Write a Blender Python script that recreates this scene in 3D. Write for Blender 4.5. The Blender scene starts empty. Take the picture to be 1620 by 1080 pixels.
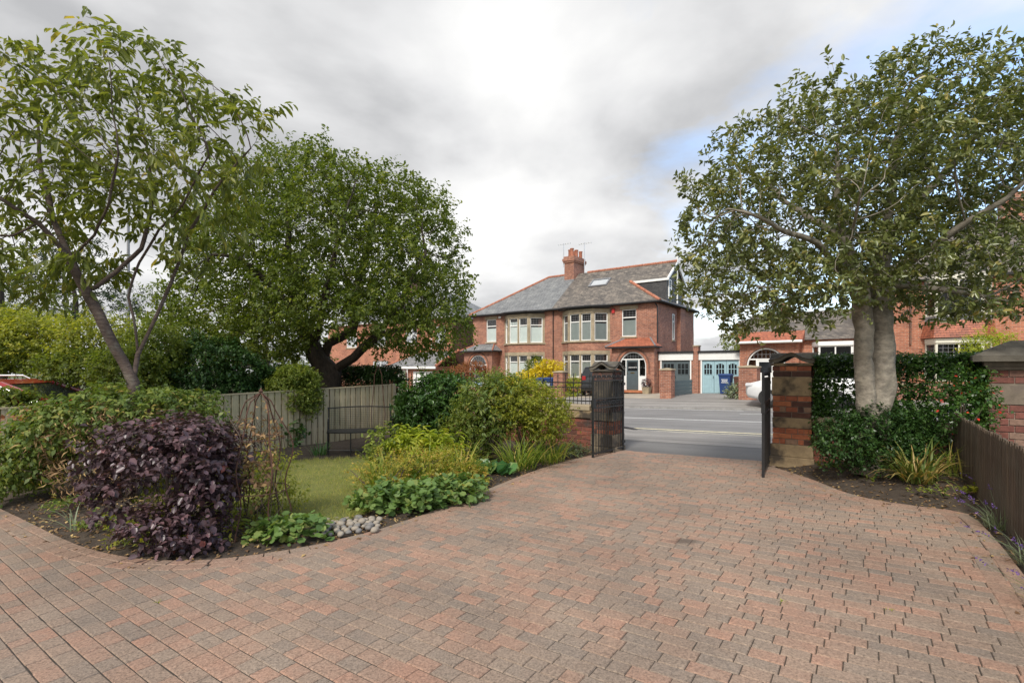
import bpy, math, random
import numpy as np
from mathutils import Vector, noise, kdtree
R = math.radians
random.seed(7); RNG = np.random.default_rng(11)
S = bpy.context.scene
COL = S.collection
EYE = 1.5; FPX = 800.0; HOR = 583.0

# ------------------------------------------------------------------ camera, sky, sun, exposure
cd = bpy.data.cameras.new('camera'); cam = bpy.data.objects.new('camera', cd); COL.objects.link(cam)
cam.location = (0, 0, EYE); cam.rotation_euler = (R(90), 0, 0)
cd.sensor_width = 36; cd.lens = FPX/1620*36; cd.shift_y = 43/1620; cd.clip_start = .05; cd.clip_end = 3000
S.camera = cam
S.view_settings.view_transform = 'Standard'; S.view_settings.look = 'None'
S.view_settings.exposure = 0.6; S.view_settings.gamma = 1
SUN_EL, SUN_AZ = 46, 205          # degrees; azimuth measured clockwise from +Y
W = bpy.data.worlds.new('World'); S.world = W; W.use_nodes = True
nt = W.node_tree; nt.nodes.clear()
def N(t, **k):
    n = nt.nodes.new(t)
    for a, b in k.items(): setattr(n, a, b)
    return n
def LK(a, b): nt.links.new(a, b)
out = N('ShaderNodeOutputWorld'); bg = N('ShaderNodeBackground'); bg.inputs['Strength'].default_value = .12
sky = N('ShaderNodeTexSky', sky_type='NISHITA'); sky.sun_disc = False
sky.sun_elevation = R(SUN_EL); sky.sun_rotation = R(SUN_AZ)
tc = N('ShaderNodeTexCoord'); sep = N('ShaderNodeSeparateXYZ'); LK(tc.outputs['Generated'], sep.inputs[0])
def M(op, a, b=None, c=None):
    n = N('ShaderNodeMath', operation=op)
    for i, q in enumerate((a, b, c)):
        if q is None: continue
        if isinstance(q, (int, float)): n.inputs[i].default_value = q
        else: LK(q, n.inputs[i])
    return n.outputs[0]
zz = M('ADD', M('MAXIMUM', sep.outputs[2], 0), .22)
cx = M('DIVIDE', sep.outputs[0], zz); cy = M('DIVIDE', sep.outputs[1], zz)
cmb = N('ShaderNodeCombineXYZ'); LK(cx, cmb.inputs[0]); LK(cy, cmb.inputs[1])
def noise_tex(scale, detail, rough, vec, off=(0,0,0), dist=0):
    mp = N('ShaderNodeMapping'); mp.inputs['Location'].default_value = off
    LK(vec, mp.inputs[0])
    n = N('ShaderNodeTexNoise'); n.inputs['Scale'].default_value = scale; n.inputs['Detail'].default_value = detail
    n.inputs['Roughness'].default_value = rough; n.inputs['Distortion'].default_value = dist
    LK(mp.outputs[0], n.inputs['Vector']); return n.outputs[0]
n1 = noise_tex(1.15, 8, .5, cmb.outputs[0], (3.1, 1.7, 0), .2)
n2 = noise_tex(1.3, 7, .55, cmb.outputs[0], (8.2, 4.4, 0), .3)
ramp = N('ShaderNodeValToRGB'); e = ramp.color_ramp.elements
e[0].position = .37; e[0].color = (2.95, 2.98, 3.06, 1); e[1].position = .63; e[1].color = (5.8, 5.78, 5.72, 1)
m_ = ramp.color_ramp.elements.new(.5); m_.color = (4.55, 4.56, 4.6, 1)
LK(n1, ramp.inputs[0])
# thin cloud on the right side of the sky lets some blue through
cov = M('ADD', M('MULTIPLY', n2, 1.0), M('MULTIPLY', sep.outputs[0], -.62))
cr = N('ShaderNodeMapRange'); cr.inputs[1].default_value = .04; cr.inputs[2].default_value = .32
cr.inputs[3].default_value = .12; cr.inputs[4].default_value = 1; LK(cov, cr.inputs[0])
mix = N('ShaderNodeMix', data_type='RGBA'); LK(cr.outputs[0], mix.inputs[0])
sk2 = N('ShaderNodeMix', data_type='RGBA', blend_type='MULTIPLY'); sk2.inputs[0].default_value = 1
LK(sky.outputs[0], sk2.inputs[6]); sk2.inputs[7].default_value = (2.0, 2.0, 2.0, 1)
LK(sk2.outputs[2], mix.inputs[6]); LK(ramp.outputs[0], mix.inputs[7])
LK(mix.outputs[2], bg.inputs[0]); LK(bg.outputs[0], out.inputs[0])
sd = bpy.data.lights.new('sun', 'SUN'); sd.energy = 2.6; sd.angle = R(13); sd.color = (1, .95, .87)
so = bpy.data.objects.new('sun', sd); COL.objects.link(so)
a = R(SUN_AZ); el = R(SUN_EL)
sv = Vector((math.sin(a)*math.cos(el), math.cos(a)*math.cos(el), math.sin(el)))
so.rotation_euler = sv.to_track_quat('Z', 'Y').to_euler(); so.location = (0, -5, 20)

# ------------------------------------------------------------------ frames and ground height
RZ = -math.atan2(.6, .8)                    # street frame: u along the street, v across it
def uvw(u, v, z=0): return Vector((.8*u+.6*v, -.6*u+.8*v, z))
def to_uv(x, y): return .8*x-.6*y, .6*x+.8*y
def sst(a, b, x):
    t = min(1, max(0, (x-a)/(b-a))); return t*t*(3-2*t)
def terrain(u, v):
    g = .027*max(u, -4.9) if v < 9.2 else .027*max(-75, min(45, u))
    if 9.0 < v < 9.4 and u < -4.9:
        k = (v-9.0)/.4; g = (1-k)*.027*max(u, -4.9)+k*.027*max(-75, u)
    return g+.3*sst(21.6, 25.6, v)
def tz(x, y): return terrain(*to_uv(x, y))
def spot(px, py):
    """point of the ground seen along a sight line (marching)"""
    dx = (px-810)/FPX; dz = -(py-HOR)/FPX; t = .5
    while t < 80:
        if EYE+dz*t <= tz(dx*t, t): break
        t += .01
    return Vector((dx*t, t, tz(dx*t, t)))
def at(px, py, Y): return Vector(((px-810)/FPX*Y, Y, EYE-(py-HOR)/FPX*Y))

# ------------------------------------------------------------------ objects
def tag(o, label=None, cat=None, group=None, kind=None):
    for k, q in (('label', label), ('category', cat), ('group', group), ('kind', kind)):
        if q: o[k] = q
    return o
def thing(name, label, cat, loc=(0, 0, 0), rz=0, group=None):
    o = bpy.data.objects.new(name, None); COL.objects.link(o); o.empty_display_size = .1
    o.location = loc; o.rotation_euler = (0, 0, rz)
    return tag(o, label, cat, group)
def link(name, me, mat, parent=None):
    o = bpy.data.objects.new(name, me); COL.objects.link(o)
    if mat is not None and not me.materials: me.materials.append(mat)
    if parent is not None: o.parent = parent
    return o
class MB:
    def __init__(s): s.v = []; s.f = []; s.t = []
    def add(s, vs, fs, tint=None):
        b = len(s.v); s.v += [tuple(p) for p in vs]; s.f += [tuple(b+i for i in f) for f in fs]
        if tint is not None: s.t += [tint]*len(vs)
        return s
    def quad(s, *p): return s.add(p, [tuple(range(len(p)))])
    def box(s, x0, x1, y0, y1, z0, z1, tint=None):
        return s.add([(x0,y0,z0),(x1,y0,z0),(x1,y1,z0),(x0,y1,z0),(x0,y0,z1),(x1,y0,z1),(x1,y1,z1),(x0,y1,z1)],
            [(0,3,2,1),(4,5,6,7),(0,1,5,4),(1,2,6,5),(2,3,7,6),(3,0,4,7)], tint)
    def hexa(s, p): return s.add(p, [(0,3,2,1),(4,5,6,7),(0,1,5,4),(1,2,6,5),(2,3,7,6),(3,0,4,7)])
    def chbox(s, x0, x1, y0, y1, z0, z1, c=.005, tint=None):
        """box chamfered on all vertical and top/bottom edges"""
        P = []
        for z, k in ((z0, c), (z0+c, 0), (z1-c, 0), (z1, c)):
            P += [(x0+k,y0+k,z),(x1-k,y0+k,z),(x1-k,y1-k,z),(x0+k,y1-k,z)]
        F = [(3,2,1,0),(12,13,14,15)]
        for r in range(3):
            for i in range(4): F.append((r*4+i, r*4+(i+1)%4, r*4+4+(i+1)%4, r*4+4+i))
        return s.add(P, F, tint)
    def prism(s, poly, f0, f1):
        n = len(poly); vs = [f0(*p) for p in poly]+[f1(*p) for p in poly]
        fs = [tuple(range(n))[::-1], tuple(range(n, 2*n))]+[(i, (i+1)%n, n+(i+1)%n, n+i) for i in range(n)]
        return s.add(vs, fs)
    def tube(s, pts, rad, n=6, tint=None):
        pts = [Vector(p) for p in pts]; m = len(pts)
        if isinstance(rad, (int, float)): rad = [rad]*m
        vs = []; fs = []; ref = None
        for i, p in enumerate(pts):
            d = (pts[min(i+1, m-1)]-pts[max(i-1, 0)])
            d = d.normalized() if d.length > 1e-9 else Vector((0, 0, 1))
            if ref is None: ref = d.orthogonal().normalized()
            else:
                ref = ref-d*ref.dot(d)
                ref = ref.normalized() if ref.length > 1e-6 else d.orthogonal().normalized()
            b = d.cross(ref)
            for k in range(n):
                an = 2*math.pi*k/n; vs.append(p+(ref*math.cos(an)+b*math.sin(an))*rad[i])
        for i in range(m-1):
            for k in range(n):
                fs.append((i*n+k, i*n+(k+1)%n, (i+1)*n+(k+1)%n, (i+1)*n+k))
        fs += [tuple(range(n))[::-1], tuple(range((m-1)*n, m*n))]
        return s.add(vs, fs, tint)
    def lathe(s, prof, c=(0, 0, 0), n=12):
        vs = []; fs = []; m = len(prof)
        for r, z in prof:
            for k in range(n): vs.append((c[0]+r*math.cos(2*math.pi*k/n), c[1]+r*math.sin(2*math.pi*k/n), c[2]+z))
        for i in range(m-1):
            for k in range(n): fs.append((i*n+k, i*n+(k+1)%n, (i+1)*n+(k+1)%n, (i+1)*n+k))
        fs += [tuple(range(n))[::-1], tuple(range((m-1)*n, m*n))]
        return s.add(vs, fs)
    def build(s, name, mat, parent=None, origin=None, smooth=False):
        me = bpy.data.meshes.new(name)
        v = s.v if origin is None else [(p[0]-origin[0], p[1]-origin[1], p[2]-origin[2]) for p in s.v]
        me.from_pydata(v, [], s.f); me.update()
        if s.t and len(s.t) == len(s.v):
            me.attributes.new('tint', 'FLOAT', 'POINT').data.foreach_set('value', s.t)
        if smooth: me.polygons.foreach_set('use_smooth', [True]*len(me.polygons))
        return link(name, me, mat, parent)

# ------------------------------------------------------------------ materials
MATS = {}
def mat(name):
    m = bpy.data.materials.new(name); m.use_nodes = True; t = m.node_tree
    b = t.nodes['Principled BSDF']; MATS[name] = m; return m, t, b
def nd(t, ty, ins=None, **k):
    n = t.nodes.new(ty)
    for a_, b_ in k.items(): setattr(n, a_, b_)
    for a_, b_ in (ins or {}).items():
        if isinstance(b_, bpy.types.NodeSocket): t.links.new(b_, n.inputs[a_])
        else: n.inputs[a_].default_value = b_
    return n
def rampn(t, fac, stops):
    n = t.nodes.new('ShaderNodeValToRGB'); el = n.color_ramp.elements
    while len(el) < len(stops): el.new(.5)
    for q, (p, c) in zip(el, stops): q.position = p; q.color = (*c, 1)
    t.links.new(fac, n.inputs[0]); return n.outputs[0]
def mixc(t, fac, a_, b_, bt='MIX'):
    n = t.nodes.new('ShaderNodeMix'); n.data_type = 'RGBA'; n.blend_type = bt
    for i, q in ((0, fac), (6, a_), (7, b_)):
        if isinstance(q, bpy.types.NodeSocket): t.links.new(q, n.inputs[i])
        elif i == 0: n.inputs[0].default_value = q
        else: n.inputs[i].default_value = (*q, 1)
    return n.outputs[2]
def nz(t, scale, detail=4, rough=.55, vec=None):
    n = nd(t, 'ShaderNodeTexNoise', {'Scale': scale, 'Detail': detail, 'Roughness': rough})
    t.links.new(vec if vec is not None else nd(t, 'ShaderNodeTexCoord').outputs['Object'], n.inputs['Vector'])
    return n.outputs[0]
def bump(t, b, h, strength=.3, dist=.01):
    n = nd(t, 'ShaderNodeBump', {'Strength': strength, 'Distance': dist, 'Height': h})
    t.links.new(n.outputs[0], b.inputs['Normal'])
def simple(name, c, rough=.6, var=.18, scale=6, metal=0, bm=.15, spec=.4, bscale=None):
    m, t, b = mat(name); n = nz(t, scale, 6, .6)
    lo = tuple(x*(1-var) for x in c); hi = tuple(min(1, x*(1+var)) for x in c)
    t.links.new(rampn(t, n, [(.3, lo), (.7, hi)]), b.inputs['Base Color'])
    b.inputs['Roughness'].default_value = rough; b.inputs['Metallic'].default_value = metal
    b.inputs['Specular IOR Level'].default_value = spec
    if bm: bump(t, b, nz(t, bscale or scale*5, 5, .6), bm, .01)
    return m
def leafmat(name, stops, rough=.45, trans=.3, spec=.4):
    m, t, b = mat(name)
    at_ = nd(t, 'ShaderNodeAttribute', attribute_name='tint')
    k_ = {'leaf_gold': 1.15, 'leaf_purple': 1.75, 'leaf_holly': 1.6}.get(name, 1.45)
    c = rampn(t, at_.outputs['Fac'], [(p_, (q_[0]*k_*1.04, q_[1]*k_, q_[2]*k_)) for p_, q_ in stops])
    t.links.new(c, b.inputs['Base Color']); b.inputs['Roughness'].default_value = rough
    b.inputs['Specular IOR Level'].default_value = spec
    tr = nd(t, 'ShaderNodeBsdfTranslucent'); c2 = mixc(t, 1, c, (1.25, 1.3, .6), 'MULTIPLY'); t.links.new(c2, tr.inputs[0])
    mx = nd(t, 'ShaderNodeMixShader', {0: min(.5, trans*1.25)}); t.links.new(b.outputs[0], mx.inputs[1]); t.links.new(tr.outputs[0], mx.inputs[2])
    t.links.new(mx.outputs[0], t.nodes['Material Output'].inputs[0]); return m
def brickmat(name, c1, c2, mortar, rowh=.078, bw=.235, rough=.85, soot=0.):
    m, t, b = mat(name); o = nd(t, 'ShaderNodeTexCoord').outputs['Object']
    sp = nd(t, 'ShaderNodeSeparateXYZ', {0: o})
    ad = nd(t, 'ShaderNodeMath', {0: sp.outputs[0], 1: sp.outputs[1]}, operation='ADD')
    cb = nd(t, 'ShaderNodeCombineXYZ', {0: ad.outputs[0], 1: sp.outputs[2]})
    br = nd(t, 'ShaderNodeTexBrick', {'Vector': cb.outputs[0], 'Color1': (*c1, 1), 'Color2': (*c2, 1), 'Mortar': (*mortar, 1), 'Scale': 1,
        'Mortar Size': .007, 'Mortar Smooth': .3, 'Bias': 0, 'Brick Width': bw, 'Row Height': rowh})
    n = nz(t, 1.1, 6, .62, o)
    c = mixc(t, 1, br.outputs[0], rampn(t, n, [(.28, (.66, .64, .64)), (.72, (1.2, 1.18, 1.16))]), 'MULTIPLY')
    c = mixc(t, 1, c, rampn(t, nz(t, 7, 5, .7, o), [(.3, (.72, .7, .7)), (.7, (1.22, 1.2, 1.18))]), 'MULTIPLY')
    if soot:
        c = mixc(t, rampn(t, nz(t, .8, 7, .65, o), [(.5-soot*.2, (0, 0, 0)), (.72, (soot,)*3)]), c, (.09, .06, .05))
    t.links.new(c, b.inputs['Base Color']); b.inputs['Roughness'].default_value = rough
    bump(t, b, br.outputs['Fac'], -.35, .006); return m
def slatemat(name, c1, c2, w=.3, h=.2, red=0):
    m, t, b = mat(name); o = nd(t, 'ShaderNodeTexCoord').outputs['Object']
    sp = nd(t, 'ShaderNodeSeparateXYZ', {0: o})
    ad = nd(t, 'ShaderNodeMath', {0: sp.outputs[0], 1: sp.outputs[1]}, operation='ADD')
    zm = nd(t, 'ShaderNodeMath', {0: sp.outputs[2], 1: 1.6}, operation='MULTIPLY')
    cb = nd(t, 'ShaderNodeCombineXYZ', {0: ad.outputs[0], 1: zm.outputs[0]})
    br = nd(t, 'ShaderNodeTexBrick', {'Vector': cb.outputs[0], 'Color1': (*c1, 1), 'Color2': (*c2, 1), 'Mortar': tuple(x*.35 for x in c1)+(1,), 'Scale': 1,
        'Mortar Size': .01, 'Mortar Smooth': .2, 'Brick Width': w, 'Row Height': h})
    n = nz(t, 1.6, 7, .68, o)
    c = mixc(t, 1, br.outputs[0], rampn(t, n, [(.3, (.62, .62, .64)), (.72, (1.35, 1.32, 1.25))]), 'MULTIPLY')
    c = mixc(t, 1, c, rampn(t, nz(t, 9, 4, .75, o), [(.3, (.6, .6, .6)), (.7, (1.4, 1.38, 1.33))]), 'MULTIPLY')
    t.links.new(c, b.inputs['Base Color']); b.inputs['Roughness'].default_value = .62
    bump(t, b, br.outputs['Fac'], -.5, .02); return m
brickmat('brick_front', (.40, .165, .1), (.25, .098, .065), (.42, .34, .28))
brickmat('brick_dark', (.27, .1, .06), (.15, .075, .05), (.2, .16, .13), soot=.75)
brickmat('brick_orange', (.47, .18, .1), (.33, .12, .07), (.42, .33, .26))
slatemat('slate_grey', (.2, .21, .225), (.165, .175, .19), .26, .22)
slatemat('slate_brown', (.2, .175, .155), (.09, .082, .078), .24, .17)
slatemat('slate_hung', (.06, .06, .064), (.05, .05, .054), .9, .16)
slatemat('clay_tile', (.40, .13, .07), (.31, .10, .06), .2, .14)
simple('ridge_tile', (.36, .14, .085), .8, .35, 5)
simple('stone', (.33, .27, .185), .85, .3, 2.5)
simple('white_paint', (.78, .78, .76), .4, .04, 3, bm=.03)
simple('cream_paint', (.70, .68, .58), .45, .06, 3, bm=.03)
simple('black_metal', (.018, .018, .019), .42, .3, 20, spec=.5)
simple('gutter', (.02, .02, .022), .5, .2, 8, bm=0)
simple('lead', (.2, .2, .21), .55, .2, 4)
simple('slate_door', (.09, .115, .125), .45, .08, 5, bm=.05)
simple('blue_door', (.32, .47, .52), .5, .08, 5, bm=.05)
simple('pale_blue', (.36, .52, .62), .5, .08, 5, bm=.05)
simple('terracotta', (.42, .16, .08), .8, .2, 6)
simple('blind', (.86, .86, .82), .8, .06, 3, bm=0)
simple('interior_shade', (.05, .045, .04), .9, .3, 2, bm=0)  # near-black colour that paints in the darkness of unlit rooms
simple('brass', (.7, .5, .2), .3, .1, 5, metal=1, bm=0)
simple('steel', (.55, .55, .56), .35, .1, 5, metal=1, bm=0)
simple('red_box', (.45, .03, .03), .5, .1, 5, bm=0)
simple('bin_blue', (.02, .05, .16), .5, .12, 5, bm=.05)
simple('bin_brown', (.1, .045, .03), .55, .12, 5, bm=.05)
simple('print_white', (.75, .76, .78), .6, .05, 4, bm=0)
simple('tyre', (.02, .02, .02), .8, .2, 20)
simple('plate_yellow', (.75, .55, .05), .5, .05, 5, bm=0)
simple('lamp_red', (.3, .02, .02), .3, .1, 5, bm=0)
simple('lamp_clear', (.6, .6, .62), .15, .1, 5, bm=0)
simple('rust', (.085, .04, .027), .8, .4, 25)
simple('cobble_pale', (.3, .26, .21), .8, .3, 14)
simple('cobble_grey', (.19, .18, .17), .8, .3, 14)
simple('concrete_drive', (.36, .31, .25), .9, .2, 1.5)
simple('kerb_stone', (.27, .26, .25), .9, .25, 3)
def carpaint(name, c):
    m, t, b = mat(name); b.inputs['Base Color'].default_value = (*c, 1); b.inputs['Roughness'].default_value = .28
    b.inputs['Coat Weight'].default_value = .8; b.inputs['Coat Roughness'].default_value = .05
    t.links.new(rampn(t, nz(t, 3, 5), [(.3, tuple(x*.9 for x in c)), (.7, c)]), b.inputs['Base Color'])
carpaint('paint_black', (.015, .017, .02)); carpaint('paint_white', (.74, .74, .74)); carpaint('paint_red', (.35, .02, .025))
m, t, b = mat('glass')
tr = nd(t, 'ShaderNodeBsdfTransparent', {0: (.75, .8, .8, 1)}); gl = nd(t, 'ShaderNodeBsdfGlossy', {'Roughness': .02})
fr = nd(t, 'ShaderNodeFresnel', {0: 1.42}); mx = nd(t, 'ShaderNodeMixShader', {0: fr.outputs[0]})
t.links.new(tr.outputs[0], mx.inputs[1]); t.links.new(gl.outputs[0], mx.inputs[2]); t.links.new(mx.outputs[0], t.nodes['Material Output'].inputs[0])
m, t, b = mat('dark_glass'); b.inputs['Base Color'].default_value = (.012, .015, .017, 1); b.inputs['Roughness'].default_value = .05
t.links.new(rampn(t, nz(t, 2, 2), [(.3, (.01, .012, .014)), (.7, (.02, .022, .024))]), b.inputs['Base Color'])
m, t, b = mat('sky_glass'); b.inputs['Metallic'].default_value = .85; b.inputs['Roughness'].default_value = .06
t.links.new(rampn(t, nz(t, 2, 2), [(.3, (.7, .73, .75)), (.7, (.8, .82, .83))]), b.inputs['Base Color'])
# bricks of the near piers: one colour per brick
def piecemat(name, stops, dirt, rough=.9, mott=18, sp0=.53):
    m, t, b = mat(name); r = nd(t, 'ShaderNodeObjectInfo').outputs['Random']
    c = rampn(t, r, stops); o = nd(t, 'ShaderNodeTexCoord').outputs['Object']
    g = nd(t, 'ShaderNodeNewGeometry').outputs['Position']
    c = mixc(t, 1, c, rampn(t, nz(t, mott, 6, .65, g), [(.3, (.68, .66, .64)), (.72, (1.2, 1.18, 1.15))]), 'MULTIPLY')
    c = mixc(t, rampn(t, nz(t, 2.6, 6, .6, g), [(sp0, (0, 0, 0)), (sp0+.13, (.9,)*3)]), c, dirt)
    t.links.new(c, b.inputs['Base Color']); b.inputs['Roughness'].default_value = rough
    bump(t, b, nz(t, 60, 5, .7, g), .5, .006); return m
piecemat('pier_brick', [(0, (.07, .035, .03)), (.16, (.11, .05, .036)), (.2, (.26, .085, .048)), (.5, (.37, .12, .06)), (.8, (.44, .16, .075)), (.86, (.25, .15, .1)), (1, (.3, .19, .13))], (.06, .045, .038), sp0=.62)
piecemat('wall_brick', [(0, (.10, .04, .03)), (.4, (.19, .065, .045)), (1, (.26, .085, .055))], (.06, .045, .04))
piecemat('plum_brick', [(0, (.16, .065, .05)), (.5, (.2, .075, .06)), (.85, (.23, .09, .07)), (1, (.26, .17, .13))], (.11, .07, .06))
piecemat('sooty_stone', [(0, (.2, .16, .11)), (1, (.26, .21, .14))], (.03, .027, .025), mott=9, sp0=.4)
piecemat('sooty_brick', [(0, (.1, .045, .035)), (.3, (.2, .07, .045)), (1, (.36, .12, .06))], (.045, .035, .032), sp0=.44)
piecemat('pier_stone', [(0, (.30, .22, .13)), (1, (.36, .27, .16))], (.04, .033, .028), mott=9, sp0=.45)
piecemat('pier_cap', [(0, (.11, .1, .085)), (1, (.15, .135, .11))], (.04, .037, .032), mott=9)
piecemat('plum_stone', [(0, (.2, .165, .13)), (1, (.23, .19, .15))], (.15, .12, .1), mott=9)
simple('mortar', (.28, .235, .19), .95, .3, 20)
# pavers
m, t, b = mat('paver'); ti = nd(t, 'ShaderNodeAttribute', attribute_name='tint').outputs['Fac']
g = nd(t, 'ShaderNodeNewGeometry').outputs['Position']
c = rampn(t, ti, [(0, (.25, .22, .195)), (.3, (.3, .25, .21)), (.55, (.345, .25, .2)), (.8, (.365, .247, .196)), (1, (.395, .252, .196))])
c = mixc(t, rampn(t, nz(t, 5, 5, .6, g), [(.4, (0, 0, 0)), (.62, (.5,)*3)]), c, (.3, .24, .2))
c = mixc(t, 1, c, rampn(t, nz(t, 75, 4, .85, g), [(.3, (.38, .37, .36)), (.5, (1, 1, 1)), (.72, (1.6, 1.57, 1.54))]), 'MULTIPLY')
vo = nd(t, 'ShaderNodeTexVoronoi', {'Scale': 75, 'Vector': g})
c = mixc(t, rampn(t, vo.outputs['Distance'], [(.0, (.75,)*3), (.16, (0, 0, 0))]), c, (.55, .5, .45))
c = mixc(t, 1, c, rampn(t, nz(t, .9, 5, .6, g), [(.3, (.78, .77, .77)), (.7, (1.12, 1.1, 1.08))]), 'MULTIPLY')
c = mixc(t, rampn(t, nz(t, .55, 4, .5, g), [(.68, (0, 0, 0)), (.85, (.4,)*3)]), c, (.12, .1, .09))
st = nd(t, 'ShaderNodeMapping', {'Vector': g, 'Location': (-1.53, -4.52, 0)}); sl2 = nd(t, 'ShaderNodeVectorMath', {0: st.outputs[0], 1: (2.6, 5.5, 0)}, operation='MULTIPLY')
ln_ = nd(t, 'ShaderNodeVectorMath', {0: sl2.outputs[0]}, operation='LENGTH'); sa = nd(t, 'ShaderNodeMath', {0: ln_.outputs['Value'], 1: nz(t, 5, 5, .6, g)}, operation='ADD')
c = mixc(t, rampn(t, sa.outputs[0], [(.55, (.6,)*3), (1.0, (0, 0, 0))]), c, (.06, .045, .04))
c = mixc(t, 1, c, (.87, .815, .765), 'MULTIPLY')
t.links.new(c, b.inputs['Base Color']); b.inputs['Roughness'].default_value = .85; b.inputs['Specular IOR Level'].default_value = .25
bump(t, b, nz(t, 150, 4, .75, g), .55, .004)
simple('joint_sand', (.045, .038, .03), .95, .4, 30)
# soil, lawn, road
m, t, b = mat('soil'); g = nd(t, 'ShaderNodeNewGeometry').outputs['Position']
c = rampn(t, nz(t, 7, 8, .7, g), [(.3, (.035, .025, .018)), (.55, (.075, .055, .04)), (.75, (.12, .09, .065))])
t.links.new(c, b.inputs['Base Color']); b.inputs['Roughness'].default_value = .95; bump(t, b, nz(t, 40, 8, .75, g), .9, .03)
m, t, b = mat('turf'); g = nd(t, 'ShaderNodeNewGeometry').outputs['Position']
c = rampn(t, nz(t, 6, 7, .65, g), [(.3, (.12, .135, .034)), (.6, (.19, .195, .05)), (.8, (.27, .235, .085))])
t.links.new(c, b.inputs['Base Color']); b.inputs['Roughness'].default_value = .9; bump(t, b, nz(t, 160, 4, .8, g), .8, .02)
def tarmat(name, c, seam=0):
    m, t, b = mat(name); o = nd(t, 'ShaderNodeTexCoord').outputs['Object']
    mp = nd(t, 'ShaderNodeMapping', {'Vector': o, 'Scale': (.05, 1.3, 1)})
    k = mixc(t, 1, c, rampn(t, nz(t, 1.6, 5, .6, mp.outputs[0]), [(.3, (.72,)*3), (.7, (1.25,)*3)]), 'MULTIPLY')
    k = mixc(t, 1, k, rampn(t, nz(t, 90, 3, .7, o), [(.3, (.75,)*3), (.7, (1.25,)*3)]), 'MULTIPLY')
    k = mixc(t, 1, k, rampn(t, nz(t, .7, 5, .6, o), [(.3, (.85,)*3), (.7, (1.12,)*3)]), 'MULTIPLY')
    t.links.new(k, b.inputs['Base Color']); b.inputs['Roughness'].default_value = .8; bump(t, b, nz(t, 120, 3, .7, o), .3, .005)
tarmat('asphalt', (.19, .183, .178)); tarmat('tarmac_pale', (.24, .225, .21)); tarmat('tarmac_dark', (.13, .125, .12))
simple('road_white', (.6, .6, .58), .8, .25, 8, bm=0); simple('road_yellow', (.72, .64, .42), .8, .3, 8, bm=0)
simple('grass_far', (.08, .1, .035), .9, .4, 1.2)
def woodmat(name, lo, hi, green):
    m, t, b = mat(name); o = nd(t, 'ShaderNodeNewGeometry').outputs['Position']; r = nd(t, 'ShaderNodeObjectInfo').outputs['Random']
    mp = nd(t, 'ShaderNodeMapping', {'Vector': o, 'Scale': (14, 14, .9)})
    c = rampn(t, nz(t, 2.2, 6, .6, mp.outputs[0]), [(.3, lo), (.7, hi)])
    c = mixc(t, 1, c, rampn(t, r, [(0, (.78, .78, .78)), (1, (1.15, 1.13, 1.1))]), 'MULTIPLY')
    c = mixc(t, rampn(t, nz(t, 2.2, 5, .6, o), [(.45, (0, 0, 0)), (.75, (.7,)*3)]), c, green)
    t.links.new(c, b.inputs['Base Color']); b.inputs['Roughness'].default_value = .9; bump(t, b, nz(t, 6, 5, .6, mp.outputs[0]), .4, .01)
woodmat('fence_wood', (.35, .29, .18), (.56, .475, .31), (.28, .26, .13))
woodmat('pale_wood', (.075, .052, .036), (.16, .115, .082), (.13, .115, .085))
def bark(name, lo, hi, band=(3, 3, 3), lich=(.2, .2, .16), amt=.3):
    m, t, b = mat(name); o = nd(t, 'ShaderNodeNewGeometry').outputs['Position']
    mp = nd(t, 'ShaderNodeMapping', {'Vector': o, 'Scale': band}); n = nz(t, 4, 7, .65, mp.outputs[0])
    c = rampn(t, n, [(.3, lo), (.7, hi)])
    c = mixc(t, rampn(t, nz(t, 5, 6, .6, o), [(.55, (0, 0, 0)), (.75, (amt,)*3)]), c, lich)
    t.links.new(c, b.inputs['Base Color']); b.inputs['Roughness'].default_value = .85; bump(t, b, n, .8, .03)
bark('bark_cherry', (.05, .032, .026), (.13, .09, .07), (2, 2, 9), (.2, .19, .15), .5)
bark('bark_dark', (.02, .014, .01), (.075, .05, .035), (6, 6, 2), (.05, .055, .03), .4)
bark('bark_holly', (.15, .13, .105), (.36, .315, .25), (2.5, 2.5, 4), (.11, .1, .08), .8)
bark('twig', (.06, .04, .028), (.14, .1, .07))
G = lambda *c: c
leafmat('leaf_cherry', [(0, (.065, .085, .022)), (.5, (.115, .14, .032)), (.85, (.18, .19, .045)), (1, (.28, .22, .05))], .45, .4)
leafmat('leaf_round', [(0, (.045, .068, .012)), (.5, (.085, .118, .019)), (.85, (.145, .175, .028)), (1, (.22, .21, .045))], .5, .4)
leafmat('leaf_holly', [(0, (.046, .06, .02)), (.4, (.085, .106, .034)), (.8, (.15, .168, .054)), (1, (.27, .22, .07))], .33, .22, .6)
leafmat('leaf_dark', [(0, (.012, .032, .008)), (.6, (.025, .06, .014)), (1, (.06, .105, .025))], .4, .15, .4)
leafmat('leaf_laurel', [(0, (.02, .055, .012)), (.6, (.045, .1, .02)), (1, (.09, .15, .035))], .3, .25, .5)
leafmat('leaf_mid', [(0, (.07, .1, .02)), (.5, (.135, .18, .034)), (.85, (.21, .24, .05)), (1, (.3, .26, .07))], .45, .35)
leafmat('leaf_lime', [(0, (.11, .16, .02)), (.5, (.22, .27, .03)), (1, (.36, .35, .05))], .5, .4)
leafmat('leaf_gold', [(0, (.30, .27, .015)), (.5, (.55, .45, .02)), (1, (.68, .55, .05))], .5, .35)
leafmat('leaf_purple', [(0, (.026, .016, .019)), (.6, (.056, .035, .041)), (.92, (.105, .06, .066)), (1, (.22, .06, .04))], .38, .12, .45)
leafmat('leaf_mound', [(0, (.05, .08, .018)), (.5, (.09, .135, .03)), (.8, (.16, .19, .04)), (1, (.27, .19, .07))], .5, .3)
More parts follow.
